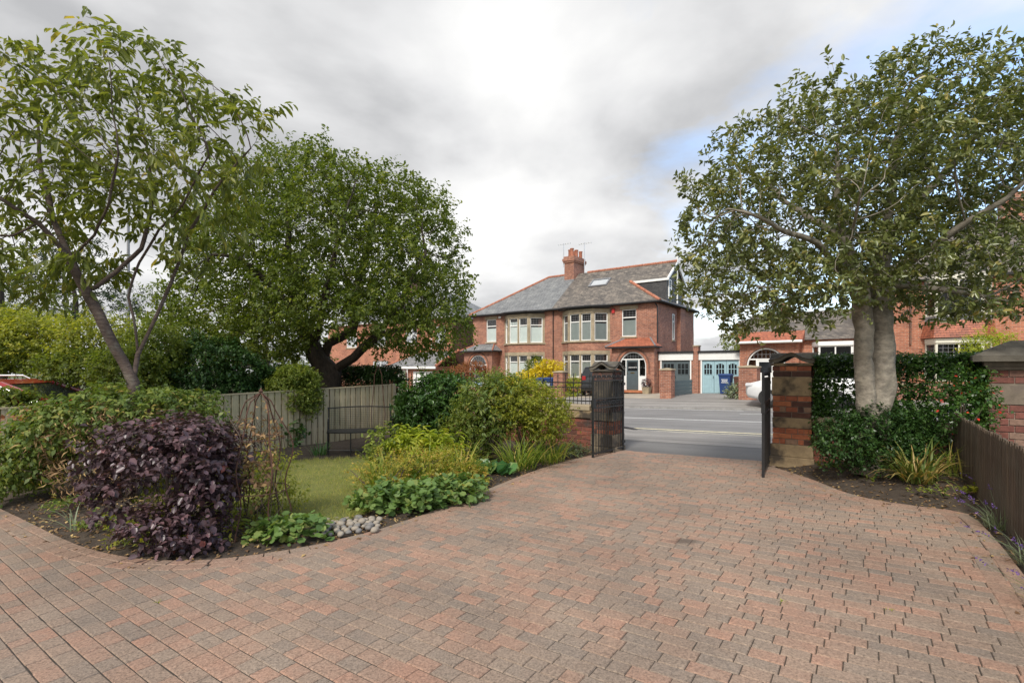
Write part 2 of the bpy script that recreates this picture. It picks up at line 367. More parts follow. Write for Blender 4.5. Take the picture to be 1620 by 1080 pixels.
leafmat('leaf_yellowgreen', [(0, (.09, .11, .018)), (.5, (.17, .2, .028)), (1, (.34, .32, .04))], .5, .4)
leafmat('leaf_rust', [(0, (.14, .055, .03)), (.6, (.22, .09, .045)), (1, (.25, .16, .06))], .6, .3)
leafmat('leaf_amber', [(0, (.13, .16, .03)), (.5, (.25, .24, .04)), (.85, (.34, .24, .05)), (1, (.4, .2, .06))], .6, .35)
leafmat('leaf_bergenia', [(0, (.03, .09, .03)), (.6, (.06, .14, .04)), (1, (.13, .19, .06))], .35, .2)
leafmat('leaf_geranium', [(0, (.06, .12, .035)), (.6, (.11, .18, .05)), (.9, (.2, .24, .07)), (1, (.34, .27, .08))], .5, .3)
leafmat('leaf_grey', [(0, (.1, .13, .075)), (1, (.2, .24, .15))], .6, .25)
leafmat('dry_leaf', [(0, (.1, .055, .03)), (.6, (.22, .14, .07)), (1, (.4, .3, .13))], .8, .15)
leafmat('grass_blade', [(0, (.12, .165, .03)), (.6, (.22, .24, .05)), (1, (.34, .285, .1))], .6, .3)
leafmat('strap_green', [(0, (.05, .1, .015)), (.5, (.13, .19, .03)), (.85, (.24, .27, .05)), (1, (.38, .28, .09))], .45, .35)
leafmat('strap_tan', [(0, (.06, .1, .02)), (.5, (.13, .16, .04)), (.8, (.24, .2, .07)), (1, (.36, .25, .1))], .55, .3)
leafmat('flower_violet', [(0, (.08, .05, .2)), (1, (.18, .1, .36))], .6, .3)
leafmat('flower_red', [(0, (.5, .02, .015)), (1, (.75, .08, .05))], .5, .3)
leafmat('leaf_conifer', [(0, (.012, .026, .012)), (1, (.04, .06, .025))], .6, .1)

# ------------------------------------------------------------------ foliage engine
T4 = np.array([(0, 0, 0), (.45, .5, .1), (1, 0, -.12), (.45, -.5, .1)], float); F4 = [(0, 1, 2, 3)]
T6 = np.array([(0, 0, 0), (.28, .42, .1), (.68, .38, .05), (1, 0, -.16), (.68, -.38, .05), (.28, -.42, .1)], float); F6 = [(0, 1, 2, 3), (0, 3, 4, 5)]
k8 = [(.5+.5*math.cos(q)*r, .5*math.sin(q)*r*1.1, .04*math.cos(3*q)) for q, r in [(2*math.pi*i/12, (1 if i % 2 else .84)) for i in range(12)]]
T12 = np.array([(.35, 0, -.06)]+k8, float); F12 = [(0, 1+i, 1+(i+1) % 12, 1+(i+2) % 12) for i in range(0, 12, 2)]
def unit(a): return a/np.maximum(np.linalg.norm(a, axis=-1, keepdims=True), 1e-9)
def np_mesh(name, V, F, tint, material, parent):
    me = bpy.data.meshes.new(name); nv = len(V); nf = len(F); k = F.shape[1]
    me.vertices.add(nv); me.vertices.foreach_set('co', V.astype(np.float32).ravel())
    me.loops.add(nf*k); me.loops.foreach_set('vertex_index', F.astype(np.int32).ravel())
    me.polygons.add(nf); me.polygons.foreach_set('loop_start', np.arange(0, nf*k, k, dtype=np.int32))
    me.polygons.foreach_set('loop_total', np.full(nf, k, dtype=np.int32))
    me.update(calc_edges=True); me.validate()
    if len(me.vertices) == nv: me.attributes.new('tint', 'FLOAT', 'POINT').data.foreach_set('value', tint.astype(np.float32))
    return link(name, me, material, parent)
def leaf_object(name, P, D, NR, L, Wd, tmpl, material, parent, origin, tint=None):
    T, F = tmpl; n = len(P); k = len(T)
    D = unit(D); Sd = unit(np.cross(D, NR)); U = np.cross(Sd, D)
    V = P[:, None]+T[None, :, 0:1]*L[:, None, None]*D[:, None]+T[None, :, 1:2]*Wd[:, None, None]*Sd[:, None]+T[None, :, 2:3]*L[:, None, None]*U[:, None]
    V = V.reshape(-1, 3)-np.array(origin)
    Fa = (np.arange(n)[:, None, None]*k+np.array(F)[None]).reshape(-1, len(F[0]))
    if tint is None: tint = RNG.random(n)
    return np_mesh(name, V, Fa, np.repeat(tint, k), material, parent)
def shoot_leaves(B, D, k, slen, L, W, droop=.2, spread=.9, up=.5, jit=.3, bias=None):
    """k leaves along every shoot (base B, direction D): returns arrays for leaf_object"""
    n = len(B); D = unit(D); f = (np.arange(k)+.6)/k
    sl = slen*(.6+.8*RNG.random(n))
    P = B[:, None]+D[:, None]*(f[None, :, None]*sl[:, None, None]); P[..., 2] -= droop*sl[:, None]*f[None]**2*.6
    ran = RNG.normal(size=(n, k, 3)); Dm = np.repeat(D[:, None], k, 1)
    lat = unit(ran-Dm*(ran*Dm).sum(-1, keepdims=True))
    dirs = unit(Dm*(1-spread*.6)+lat*spread+np.array((0, 0, -droop)))
    nr = unit(np.array((0, 0, up))+Dm*.35+RNG.normal(size=(n, k, 3))*jit)
    s = .5+.9*RNG.random((n, k))
    tb = RNG.random(n)*.55; tt = np.clip(tb[:, None]+RNG.random((n, k))*.45, 0, 1)
    if bias is not None: tt = np.clip(tt+bias[:, None], 0, 1)
    return P.reshape(-1, 3), dirs.reshape(-1, 3), nr.reshape(-1, 3), (L*s).ravel(), (W*s).ravel(), tt.ravel()
def blob_points(blobs, n, inner=.55):
    """points spread through ellipsoids, denser outside, with outward directions; lumpy outline"""
    vol = np.array([b_[1][0]*b_[1][1]*b_[1][2] for b_ in blobs])**.75; vol /= vol.sum()
    idx = RNG.choice(len(blobs), n, p=vol)
    c = np.array([tuple(b_[0]) for b_ in blobs])[idx]; r = np.array([b_[1] for b_ in blobs])[idx]
    d = unit(RNG.normal(size=(n, 3))); lump = 1+.13*np.sin(d[:, 0]*7+idx)*np.sin(d[:, 1]*6+1.3*idx)+.1*np.sin(d[:, 2]*9+d[:, 0]*5)
    rad = (inner**3+(1-inner**3)*RNG.random(n))**(1/3)*lump
    return c+d*r*rad[:, None], unit(d/r)
def shrub(name, label, cat, base, blobs, n, k, slen, L, W, material, stems=7, tmpl=None, droop=.15, up=.6, inner=.5, group=None, stem_mat='twig', spread=.9, stem_r=.012, zmin=None, shootup=.45):
    base = Vector(base); root = thing(name, label, cat, base, 0, group)
    P, O = blob_points(blobs, n, inner)
    zm = base.z+.03 if zmin is None else zmin
    keep = P[:, 2] > zm; P = P[keep]; O = O[keep]
    D = unit(O*.8+np.array((0, 0, shootup))+RNG.normal(size=P.shape)*.35)
    a_ = shoot_leaves(P, D, k, slen, L, W, droop, spread, up)
    leaf_object('foliage', *a_[:5], tmpl or (T4, F4), MATS[material], root, base, a_[5])
    if stems:
        mb = MB()
        for i in range(stems):
            q = Vector(P[RNG.integers(len(P))]); b0 = base+Vector((random.uniform(-.08, .08), random.uniform(-.08, .08), -.03))
            q.z = max(q.z, base.z+.15)
            m1 = b0.lerp(q, .5)+Vector((random.uniform(-.08, .08), random.uniform(-.08, .08), .08))
            mb.tube([b0, m1, q], [stem_r, stem_r*.75, stem_r*.3], 5)
        mb.build('stems', MATS[stem_mat], root, base)
    return root
def blade_array(P, az, L, lean, Wd, seg=4, curl=1.3):
    """strap leaves: arching strips"""
    n = len(P); f = np.linspace(0, 1, seg+1)
    th = lean[:, None]+curl*f[None]**1.5*(.5+RNG.random(n)[:, None]*.8)           # angle from vertical along the blade
    ds = (L/seg)[:, None]
    hx = np.cumsum(np.sin(th)*ds, 1)-np.sin(th[:, :1])*ds; hz = np.cumsum(np.cos(th)*ds, 1)-np.cos(th[:, :1])*ds
    ca, sa = np.cos(az)[:, None], np.sin(az)[:, None]
    C = np.stack([P[:, 0:1]+hx*ca, P[:, 1:2]+hx*sa, P[:, 2:3]+hz], -1)
    w = Wd[:, None]*(1-f[None]**2*.92)*(.55+.9*np.minimum(f[None]*3, .5))
    Sd = np.stack([-sa*np.ones_like(w), ca*np.ones_like(w), np.zeros_like(w)], -1)
    V = np.stack([C-Sd*w[..., None]/2, C+Sd*w[..., None]/2], 2).reshape(n, -1, 3)
    k = 2*(seg+1)
    F = np.array([(2*i, 2*i+1, 2*i+3, 2*i+2) for i in range(seg)])
    return V.reshape(-1, 3), (np.arange(n)[:, None, None]*k+F[None]).reshape(-1, 4), k
def blades(name, P, az, L, lean, Wd, material, parent, origin, seg=4, curl=1.3, tint=None):
    V, F, k = blade_array(P, az, L, lean, Wd, seg, curl); n = len(P)
    return np_mesh(name, V-np.array(origin), F, np.repeat(RNG.random(n) if tint is None else tint, k), material, parent)
def tuft(name, label, cat, base, n, L, Wd, spread, material, lean=.5, curl=1.3, group=None, seg=5):
    base = Vector(base); root = thing(name, label, cat, base, 0, group)
    an = RNG.random(n)*2*np.pi; rr = spread*np.sqrt(RNG.random(n))
    P = np.stack([base.x+rr*np.cos(an), base.y+rr*np.sin(an), np.full(n, base.z-.01)], -1)
    az = an+RNG.normal(size=n)*.7
    blades('leaf_blades', P, az, L*(.55+.6*RNG.random(n)), lean*RNG.random(n), Wd*(.7+.5*RNG.random(n)), MATS[material], root, base, seg, curl)
    return root

def tree(name, label, base, limbs, blobs, n_att, step, kill, trunk_r, tip_r, barkm, leaf, group=None, iters=90, infl=9., grav=0., inner=.35, flare=1.25, zmin=None, tmpl=None, lumps=0.):
    """limbs: polylines that share end points; the rest of the crown grows towards points spread through the blobs"""
    base = Vector(base); root = thing(name, label, 'tree', base, 0, group)
    pts = []; par = []
    def near(p):
        return min(range(len(pts)), key=lambda i: (pts[i]-p).length) if pts else -1
    for pl in limbs:
        pl = [Vector(p) for p in pl]; cur = near(pl[0]) if pts else -1
        if cur < 0: pts.append(pl[0]); par.append(-1); cur = 0
        for a_, b_ in zip(pl[:-1], pl[1:]):
            m_ = max(1, int((b_-a_).length/step))
            for i in range(1, m_+1):
                q = a_.lerp(b_, i/m_); w = noise.noise_vector(q*1.7)*step*.35
                pts.append(q+w); par.append(cur); cur = len(pts)-1
    nl = len(pts)
    A, _ = blob_points(blobs, n_att, inner)
    if zmin is not None: A = A[A[:, 2] > zmin]
    att = [Vector(p) for p in A]
    for it in range(iters):
        if not att: break
        kd = kdtree.KDTree(len(pts))
        for i, p in enumerate(pts): kd.insert(p, i)
        kd.balance(); pull = {}; rest = []
        for a_ in att:
            co, i, d = kd.find(a_)
            if d < kill: continue
            rest.append(a_)
            if d < infl: pull.setdefault(i, Vector()); pull[i] += (a_-co).normalized()
        if not pull: break
        grew = 0
        for i, v_ in pull.items():
            if v_.length < 1e-4: v_ = Vector((random.random()-.5, random.random()-.5, random.random()-.5))
            q = pts[i]+(v_.normalized()+noise.noise_vector(pts[i]*3)*.35+Vector((0, 0, grav))).normalized()*step
            co, j, d = kd.find(q)
            if d < step*.4: continue
            pts.append(q); par.append(i); grew += 1
        att = rest
        if not grew: break
    n = len(pts); kids = [[] for _ in range(n)]
    for i in range(1, n): kids[par[i]].append(i)
    order = [0]
    for i in order: order += kids[i]
    tips = [0]*n
    for i in reversed(order): tips[i] = 1 if not kids[i] else sum(tips[k_] for k_ in kids[i])
    ex = math.log(trunk_r/tip_r)/math.log(max(2, tips[0])); rad = [tip_r*tips[i]**ex for i in range(n)]
    big = MB(); small = MB(); thr = trunk_r*.3
    stack = [(0, None)]
    while stack:
        i, p = stack.pop(); ch = [] if p is None else [p]; ch.append(i)
        while kids[i]:
            ks = sorted(kids[i], key=lambda q: -rad[q])
            for q in ks[1:]: stack.append((q, i))
            i = ks[0]; ch.append(i)
        if len(ch) < 2: continue
        rr = [rad[q] for q in ch]
        if p is not None: rr[0] = min(rr[0], rr[1]*1.1)
        P_ = [pts[q].copy() for q in ch]
        if p is None:
            for q in range(len(P_)):
                h_ = (P_[q].z-base.z); rr[q] *= 1+(flare-1)*max(0, 1-h_/.5)
        (big if max(rr) > thr else small).tube(P_, rr, (14 if lumps else 10) if rr[0] > thr else 5)
    if lumps:
        for q, p in enumerate(big.v):
            p = Vector(p); w = noise.noise_vector(p*6)*lumps*.6+noise.noise_vector(p*14)*lumps*.4; big.v[q] = tuple(p+w)
    big.build('trunk', MATS[barkm], root, base, True)
    if small.v: small.build('branches', MATS[barkm], root, base, True)
    # leaves on thin wood
    idx = [i for i in range(1, n) if tips[i] <= leaf.get('maxtips', 4) and i >= nl*0]
    B = np.array([tuple(pts[i]) for i in idx]); Dd = np.array([tuple(pts[i]-pts[par[i]]) for i in idx])
    rep = leaf['rep']; B = np.repeat(B, rep, 0); Dd = np.repeat(unit(Dd), rep, 0)
    B = B+RNG.normal(size=B.shape)*step*.25
    Dd = unit(Dd+RNG.normal(size=B.shape)*leaf.get('wild', .6)+np.array((0, 0, leaf.get('lift', .2))))
    a_ = shoot_leaves(B, Dd, leaf['k'], leaf['slen'], leaf['L'], leaf['W'], leaf.get('droop', .2), leaf.get('spread', .9), leaf.get('up', .5), leaf.get('jit', .4))
    leaf_object('crown', *a_[:5], tmpl or (T6, F6), MATS[leaf['mat']], root, base, a_[5])
    print(name, 'nodes', n, 'leaves', len(a_[0]))
    return root
#==SETTING==
# ================================================================== ground, street and drive
def uvsheet(name, us, vs, zf, material, label=None, kind='structure', thick=0):
    V = [(u, v, zf(u, v)) for v in vs for u in us]; nu = len(us); F = []
    for j in range(len(vs)-1):
        for i in range(nu-1): F.append((j*nu+i, j*nu+i+1, (j+1)*nu+i+1, (j+1)*nu+i))
    me = bpy.data.meshes.new(name); me.from_pydata(V, [], F); me.update()
    o = link(name, me, MATS[material]); o.rotation_euler = (0, 0, RZ); return tag(o, label, None, None, kind)
def frange(a, b, n): return [a+(b-a)*i/n for i in range(n+1)]
LU = [-420, -200, -75, -60, -45, -30, -20, -15, -10, -7.2, -6.3, -5.3, -4.9, -3, -.2, .7, 2, 5, 10, 20, 45, 200, 420]
uvsheet('ground', LU, [-420, -100, -20, 0, 9, 9.4, 13, 21.6, 23, 24.5, 25.6, 40, 80, 200, 420], lambda u, v: terrain(u, v)-.3, 'grass_far', 'wide ground of the neighbourhood')
RU = [-75, -60, -45, -30, -20, -15, -10, -7, -5, -3, 0, 3, 8, 20, 45]
def drop(u): return sst(-6.3, -5.3, u)*(1-sst(-.2, .8, u))
KV = 12.75
def zpave(u, v): return terrain(u, v)+.09*(1-drop(u))*min(1, max(0, (v-9.35)/(KV-9.35)))
PU = [-75, -45, -30, -20, -15, -10, -7.5, -6.3, -6.1, -5.9, -5.7, -5.5, -5.3, -4, -2, -.2, 0, .2, .4, .6, .8, 3, 8, 20, 45]
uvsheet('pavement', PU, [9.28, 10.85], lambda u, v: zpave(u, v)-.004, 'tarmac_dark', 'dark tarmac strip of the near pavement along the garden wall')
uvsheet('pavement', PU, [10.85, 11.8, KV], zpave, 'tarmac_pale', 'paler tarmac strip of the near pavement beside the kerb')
uvsheet('road', RU, [KV-.02, 17, 21.62], lambda u, v: terrain(u, min(v, 21.6))-.02, 'asphalt', 'grey asphalt street between the two pavements')
FP = [21.6, 22, 22.5, 23, 23.5, 24, 24.4]
uvsheet('pavement', RU, FP, lambda u, v: terrain(u, v)+.045, 'tarmac_pale', 'far pavement in front of the brick houses')
def marking(name, label, v, w, spans, material):
    for k, (a_, b_) in enumerate(spans):
        uvsheet(name, frange(a_, b_, 4), [v, v+w], lambda u, v_: terrain(u, v_)-.016, material, label if len(spans) == 1 else label % k)
marking('road_marking', 'faded cream line nearer the near kerb, one of a pair', 12.98, .13, [(-5.2, 20)], 'road_yellow')
marking('road_marking', 'faded cream line farther from the near kerb, one of a pair', 13.4, .13, [(-6.1, 20)], 'road_yellow')
marking('road_marking', 'white lane line along the middle of the street', 16.55, .13, [(-60, 30)], 'road_white')
marking('road_marking', 'pale edge line beside the far kerb', 21.1, .12, [(-60, -4.6)], 'road_white')
marking('road_marking', 'white parking bay line near the white car', 19.6, .1, [(-4.4, 12)], 'road_white')
# kerb stones
def kerbs(v0, u0, u1, zf, label, h=.16):
    r = thing('kerb', label, 'kerb', uvw(0, v0), RZ)
    n = int((u1-u0)/.915)
    for i in range(n):
        a_ = u0+i*.915; b_ = a_+.905
        za, zb = zf(a_), zf(b_); mb = MB()
        mb.hexa([(a_, 0, za-h), (b_, 0, zb-h), (b_, .125, zb-h), (a_, .125, za-h), (a_, .012, za), (b_, .012, zb), (b_, .125, zb), (a_, .125, za)])
        mb.build('kerb_stone', MATS['kerb_stone'], r)
    return r
kerbs(KV-.005, -16.5, 8, lambda u: zpave(u, KV)+.006, 'near stone kerb that dips in front of the open gate')
kerbs(21.52, -30, 6, lambda u: terrain(u, 21.6)+.05, 'far stone kerb in front of the brick houses')
for nm, vv, rng, zf in (('kerb', KV-.005, (-75, -16.6), lambda u: zpave(u, KV)+.005), ('kerb', 21.52, (-75, -30.1), lambda u: terrain(u, 21.6)+.05), ('kerb', 21.52, (6, 45), lambda u: terrain(u, 21.6)+.05), ('kerb', KV-.005, (8, 45), lambda u: zpave(u, KV)+.005)):
    uvsheet(nm, frange(*rng, 6), [vv, vv+.125], lambda u, v: zf(u), 'kerb_stone', 'distant run of kerb at the street edge')
q = uvw(-5.75, 12.9, terrain(-5.75, 12.9)); r = thing('kerb_ramp', 'dark wedge of a ramp lying at the kerb just right of the left pier', 'kerb ramp', q, RZ)
MB().add([(-.7, -.12, -.02), (.45, -.12, -.02), (.45, .2, -.02), (-.7, .2, -.02), (-.7, -.12, .14), (.4, -.12, .02), (.4, .2, .0), (-.7, .2, .12)], [(0, 3, 2, 1), (4, 5, 6, 7), (0, 1, 5, 4), (1, 2, 6, 5), (2, 3, 7, 6), (3, 0, 4, 7)]).build('wedge', MATS['gutter'], r)
# forecourts of the far houses
def court(label, u0, u1, material, v0=24.35, v1=29.5, dz=.05):
    uvsheet('forecourt', frange(u0, u1, 3), frange(v0, v1, 8), lambda u, v: terrain(u, v)+dz, material, label)
court('buff paved forecourt of the house with the dark front door', -18.4, -9.2, 'concrete_drive')
court('worn concrete drive in front of the two garages', -9.2, -4.9, 'tarmac_pale')
court('paved front garden of the grey roofed house', -27.8, -18.4, 'concrete_drive')
court('front yard of the house left of the pair', -50, -27.8, 'tarmac_pale')
court('front garden of the house behind the right pier', -4.9, 14, 'concrete_drive')

# drive outline
LB = [(-420, 700), (-200, 735), (-90, 768), (0, 803), (60, 833), (120, 862), (180, 878), (240, 886), (330, 886), (400, 878), (470, 868), (540, 852), (600, 838), (700, 803), (780, 770), (850, 742), (905, 727), (940, 719)]
RB = [(1222, 738), (1285, 758), (1345, 783), (1420, 797), (1500, 806), (1540, 815), (1585, 862), (1640, 935)]
left = [spot(*p).to_2d() for p in LB]; right = [spot(*p).to_2d() for p in RB]
gl_ = uvw(-4.25, 9.28).to_2d(); gr_ = uvw(-1.52, 9.28).to_2d()
rd = (right[-1]-right[-2]).normalized()
drive = left+[gl_, gr_]+right+[right[-1]+rd*4, Vector((3, -3)), Vector((-9, -3)), Vector((left[0].x-2, 1))]
def inside(p, poly):
    c = False; j = len(poly)-1
    for i in range(len(poly)):
        a_, b_ = poly[i], poly[j]
        if (a_.y > p[1]) != (b_.y > p[1]) and p[0] < (b_.x-a_.x)*(p[1]-a_.y)/(b_.y-a_.y)+a_.x: c = not c
        j = i
    return c
def dist_line(p, line):
    p = Vector(p); best = 9e9
    for a_, b_ in zip(line[:-1], line[1:]):
        d = b_-a_; t_ = max(0, min(1, (p-a_).dot(d)/d.length_squared)); best = min(best, (a_+d*t_-p).length)
    return best
edge = left+[gl_, gr_]+right+[right[-1]+rd*4]
lawn = [spot(*p).to_2d() for p in [(330, 800), (375, 752), (430, 737), (500, 729), (570, 727), (640, 733), (690, 745), (640, 790), (560, 822), (500, 838), (440, 842), (380, 835)]]
def soil_z(x, y):
    z = tz(x, y); d = dist_line((x, y), edge)
    if inside((x, y), drive): return z-.07
    n = noise.noise((x*1.4, y*1.4, 0))*.5+noise.noise((x*6, y*6, 3))*.3
    u, v = to_uv(x, y)
    z += -.025+.05*sst(.05, .5, d)+n*.03*sst(.02, .3, d)
    if x > 2.5: z += .13*sst(.1, 1.1, d)
    return z
def bed_spot(px, py):
    dx = (px-810)/FPX; dz = -(py-HOR)/FPX; t = 4.
    while t < 9.5:
        if EYE+dz*t <= soil_z(dx*t, t): break
        t += .02
    return Vector((dx*t, t, soil_z(dx*t, t)))
xs = np.arange(-14, 9.01, .14); ys = np.arange(.2, 16, .14); V = []; idm = {}; F = []
for j, y in enumerate(ys):
    for i, x in enumerate(xs):
        if to_uv(x, y)[1] < 9.16 and (abs(x) < 9.2):
            idm[i, j] = len(V); V.append((x, y, soil_z(x, y)))
for (i, j) in idm:
    k_ = [(i, j), (i+1, j), (i+1, j+1), (i, j+1)]
    if all(q in idm for q in k_): F.append(tuple(idm[q] for q in k_))
me = bpy.data.meshes.new('flower_bed'); me.from_pydata(V, [], F); me.update()
tag(link('flower_bed', me, MATS['soil']), 'dark bare soil of the garden beds', None, None, 'structure')
# lawn sheet with soft edge
V = []; F = []; cen = sum(lawn, Vector((0, 0)))/len(lawn); rings = 10; nl_ = 60; per = []
tot = [0]
for a_, b_ in zip(lawn, lawn[1:]+lawn[:1]): tot.append(tot[-1]+(b_-a_).length)
for q in range(nl_):
    s_ = tot[-1]*q/nl_; i = max(k for k in range(len(lawn)) if tot[k] <= s_)
    a_, b_ = lawn[i], lawn[(i+1) % len(lawn)]; p = a_.lerp(b_, (s_-tot[i])/(tot[i+1]-tot[i]))
    per.append(p+Vector((noise.noise((p.x*3, p.y*3, 1)), noise.noise((p.x*3, p.y*3, 5))))*.06)
for r_ in range(rings+1):
    for p in per:
        q = cen.lerp(p, r_/rings); V.append((q.x, q.y, tz(q.x, q.y)+.055-(.03 if r_ == rings else 0)+noise.noise((q.x*2, q.y*2, 0))*.01))
for r_ in range(rings):
    for q in range(nl_): F.append((r_*nl_+q, r_*nl_+(q+1) % nl_, (r_+1)*nl_+(q+1) % nl_, (r_+1)*nl_+q))
me = bpy.data.meshes.new('lawn'); me.from_pydata(V, [], F); me.update()
tag(link('lawn', me, MATS['turf']), 'small patch of worn lawn before the bench', None, None, 'structure')
P = []
while len(P) < 60000:
    q = cen.lerp(random.choice(per), math.sqrt(random.random())); q += Vector((random.gauss(0, .04), random.gauss(0, .04)))
    P.append((q.x, q.y, tz(q.x, q.y)+.045))
P = np.array(P); n = len(P)
V, F, k_ = blade_array(P, RNG.random(n)*6.28, .03+.05*RNG.random(n), .9*RNG.random(n), np.full(n, .006), 1, .8)
tag(np_mesh('grass', V, F, np.repeat(RNG.random(n), k_), MATS['grass_blade'], None), 'short yellowing grass of the small lawn', 'grass', None, 'stuff')

# paving: base sheet and pavers
dv = [(p.x, p.y, tz(p.x, p.y)-.02) for p in drive]
me = bpy.data.meshes.new('driveway')
# triangulated fan through the middle keeps the base on the slope
step_ = .5; V = []; F = []; ids = {}
for i in range(-24, 20):
    for j in range(-6, 24):
        x, y = i*step_, j*step_; ids[i, j] = len(V); V.append((x, y, tz(x, y)-.0055))
for i in range(-24, 19):
    for j in range(-6, 23):
        c_ = ((i+.5)*step_, (j+.5)*step_)
        if inside(c_, drive) and dist_line(c_, edge) > .36: F.append((ids[i, j], ids[i+1, j], ids[i+1, j+1], ids[i, j+1]))
bmv = MB(); bmv.add(V, F)
# strip along the edge so that the base follows the outline
for a_, b_ in zip(edge[:-1], edge[1:]):
    nrm = (b_-a_).normalized(); nrm = Vector((nrm.y, -nrm.x))
    q = [a_, b_, b_+nrm*1.0, a_+nrm*1.0]
    bmv.quad(*[(p.x, p.y, tz(p.x, p.y)-.0075) for p in q])
driveway = tag(bmv.build('driveway', MATS['joint_sand']), 'block paved drive curving past the flower beds to the gate', None, None, 'structure')
PAV = []                       # (4 corners in plan, tint, height offset)
pang = R(-35); pu = Vector((math.cos(pang), math.sin(pang))); pv = Vector((-math.sin(pang), math.cos(pang)))
ROW = .104
def field_ok(c):
    return inside(c, drive) and dist_line(c, left+[gl_]) > .12 and dist_line(c, right+[right[-1]+rd*4]) > .12 and c.y > 1.1
for r_ in range(-85, 105):
    s_ = -12+random.random()*.2
    while s_ < 9:
        Lp = random.choice((.104, .14, .14, .175, .208, .208)); c = pu*(s_+Lp/2)+pv*((r_+.5)*ROW)
        if -8 < c.x < 7.5 and 1.1 < c.y < 10.2 and abs(c.x) < c.y*1.08+.5 and field_ok(c):
            PAV.append((c, pu, Lp, ROW))
        s_ += Lp
def course(line, off, w, l0):
    acc = 0; pts_ = []
    seg = [(a_, b_, (b_-a_).length) for a_, b_ in zip(line[:-1], line[1:])]; total = sum(q[2] for q in seg); s_ = 0
    def where(s):
        for a_, b_, l_ in seg:
            if s <= l_: return a_.lerp(b_, s/l_), (b_-a_).normalized()
            s -= l_
        return seg[-1][1], (seg[-1][1]-seg[-1][0]).normalized()
    while s_ < total:
        l_ = l0*random.choice((.8, 1, 1, 1.15)); p, d = where(s_+l_/2); p0, _ = where(max(0, s_)); p1, _ = where(min(total, s_+l_)); 
        if (p1-p0).length > 1e-6: d = (p1-p0).normalized()
        nrm = Vector((d.y, -d.x)); c = p+nrm*(off+w/2)
        if abs(c.x) < c.y*1.1+.6 and c.y > 1: PAV.append((c, d, l_*.995, w))
        s_ += l_
def smooth_line(l, k=3):
    for _ in range(k):
        o = [l[0]]
        for a_, b_ in zip(l[:-1], l[1:]): o += [a_.lerp(b_, .25), a_.lerp(b_, .75)]
        l = o+[l[-1]]
    return l
nfield = len(PAV)
sl_ = smooth_line(left[1:]+[gl_])
course(sl_, .0, .1, .2); course(sl_, .105, .115, .2)
sr_ = smooth_line(right+[right[-1]+rd*3], 2)
course(sr_, .0, .12, .2); course(sr_, .125, .12, .21)
course([gl_, gr_], 0, .1, .2)
def paver_geo(c, d, l_, w, up_):
    e_ = Vector((-d.y, d.x)); g_ = .0012+random.random()*.0014; hl, hw = l_/2-g_*.75, w/2-g_*.7; ch = .0035
    tl = (random.gauss(0, .003), random.gauss(0, .004)); dz = random.gauss(0, .0009)+up_
    vs = []
    for z_, k_ in ((-.035, 0), (-.0065, 0), (0, ch)):
        for sx, sy in ((-1, -1), (1, -1), (1, 1), (-1, 1)):
            a_ = sx*(hl-k_); b_ = sy*(hw-k_*1.7); p = c+d*a_+e_*b_
            vs.append((p.x, p.y, tz(p.x, p.y)+z_+dz+tl[0]*a_*2+tl[1]*b_*3))
    fs = [(8, 9, 10, 11)]
    for q in range(2):
        for i in range(4): fs.append((q*4+i, q*4+(i+1) % 4, q*4+4+(i+1) % 4, q*4+4+i))
    return vs, fs
def ptint(): 
    r_ = random.random(); return random.uniform(0, .38) if r_ < .5 else (random.uniform(.35, .7) if r_ < .78 else random.uniform(.65, 1))
rest = MB(); score = []
for q, (c, d, l_, w) in enumerate(PAV):
    px, py = 810+FPX*c.x/c.y, HOR+FPX*(EYE-tz(c.x, c.y))/c.y
    vis = -10 < px < 1630 and 640 < py < 1092
    score.append((l_*w/c.y**3 if vis else 0, q))
top = set(q for _, q in sorted(score, reverse=True)[:300])
for q, (c, d, l_, w) in enumerate(PAV):
    vs, fs = paver_geo(c, d, l_, w, .0 if q < nfield else .004)
    ti = ptint() if q < nfield else min(1, max(0, random.gauss(.55, .2)))
    if q in top:
        mb = MB(); mb.add(vs, fs, ti); mb.build('paver', MATS['paver'], driveway)
    else: rest.add(vs, fs, ti)
tag(rest.build('pavers', MATS['paver'], driveway), None, None, None, 'stuff')
print('pavers', len(PAV))

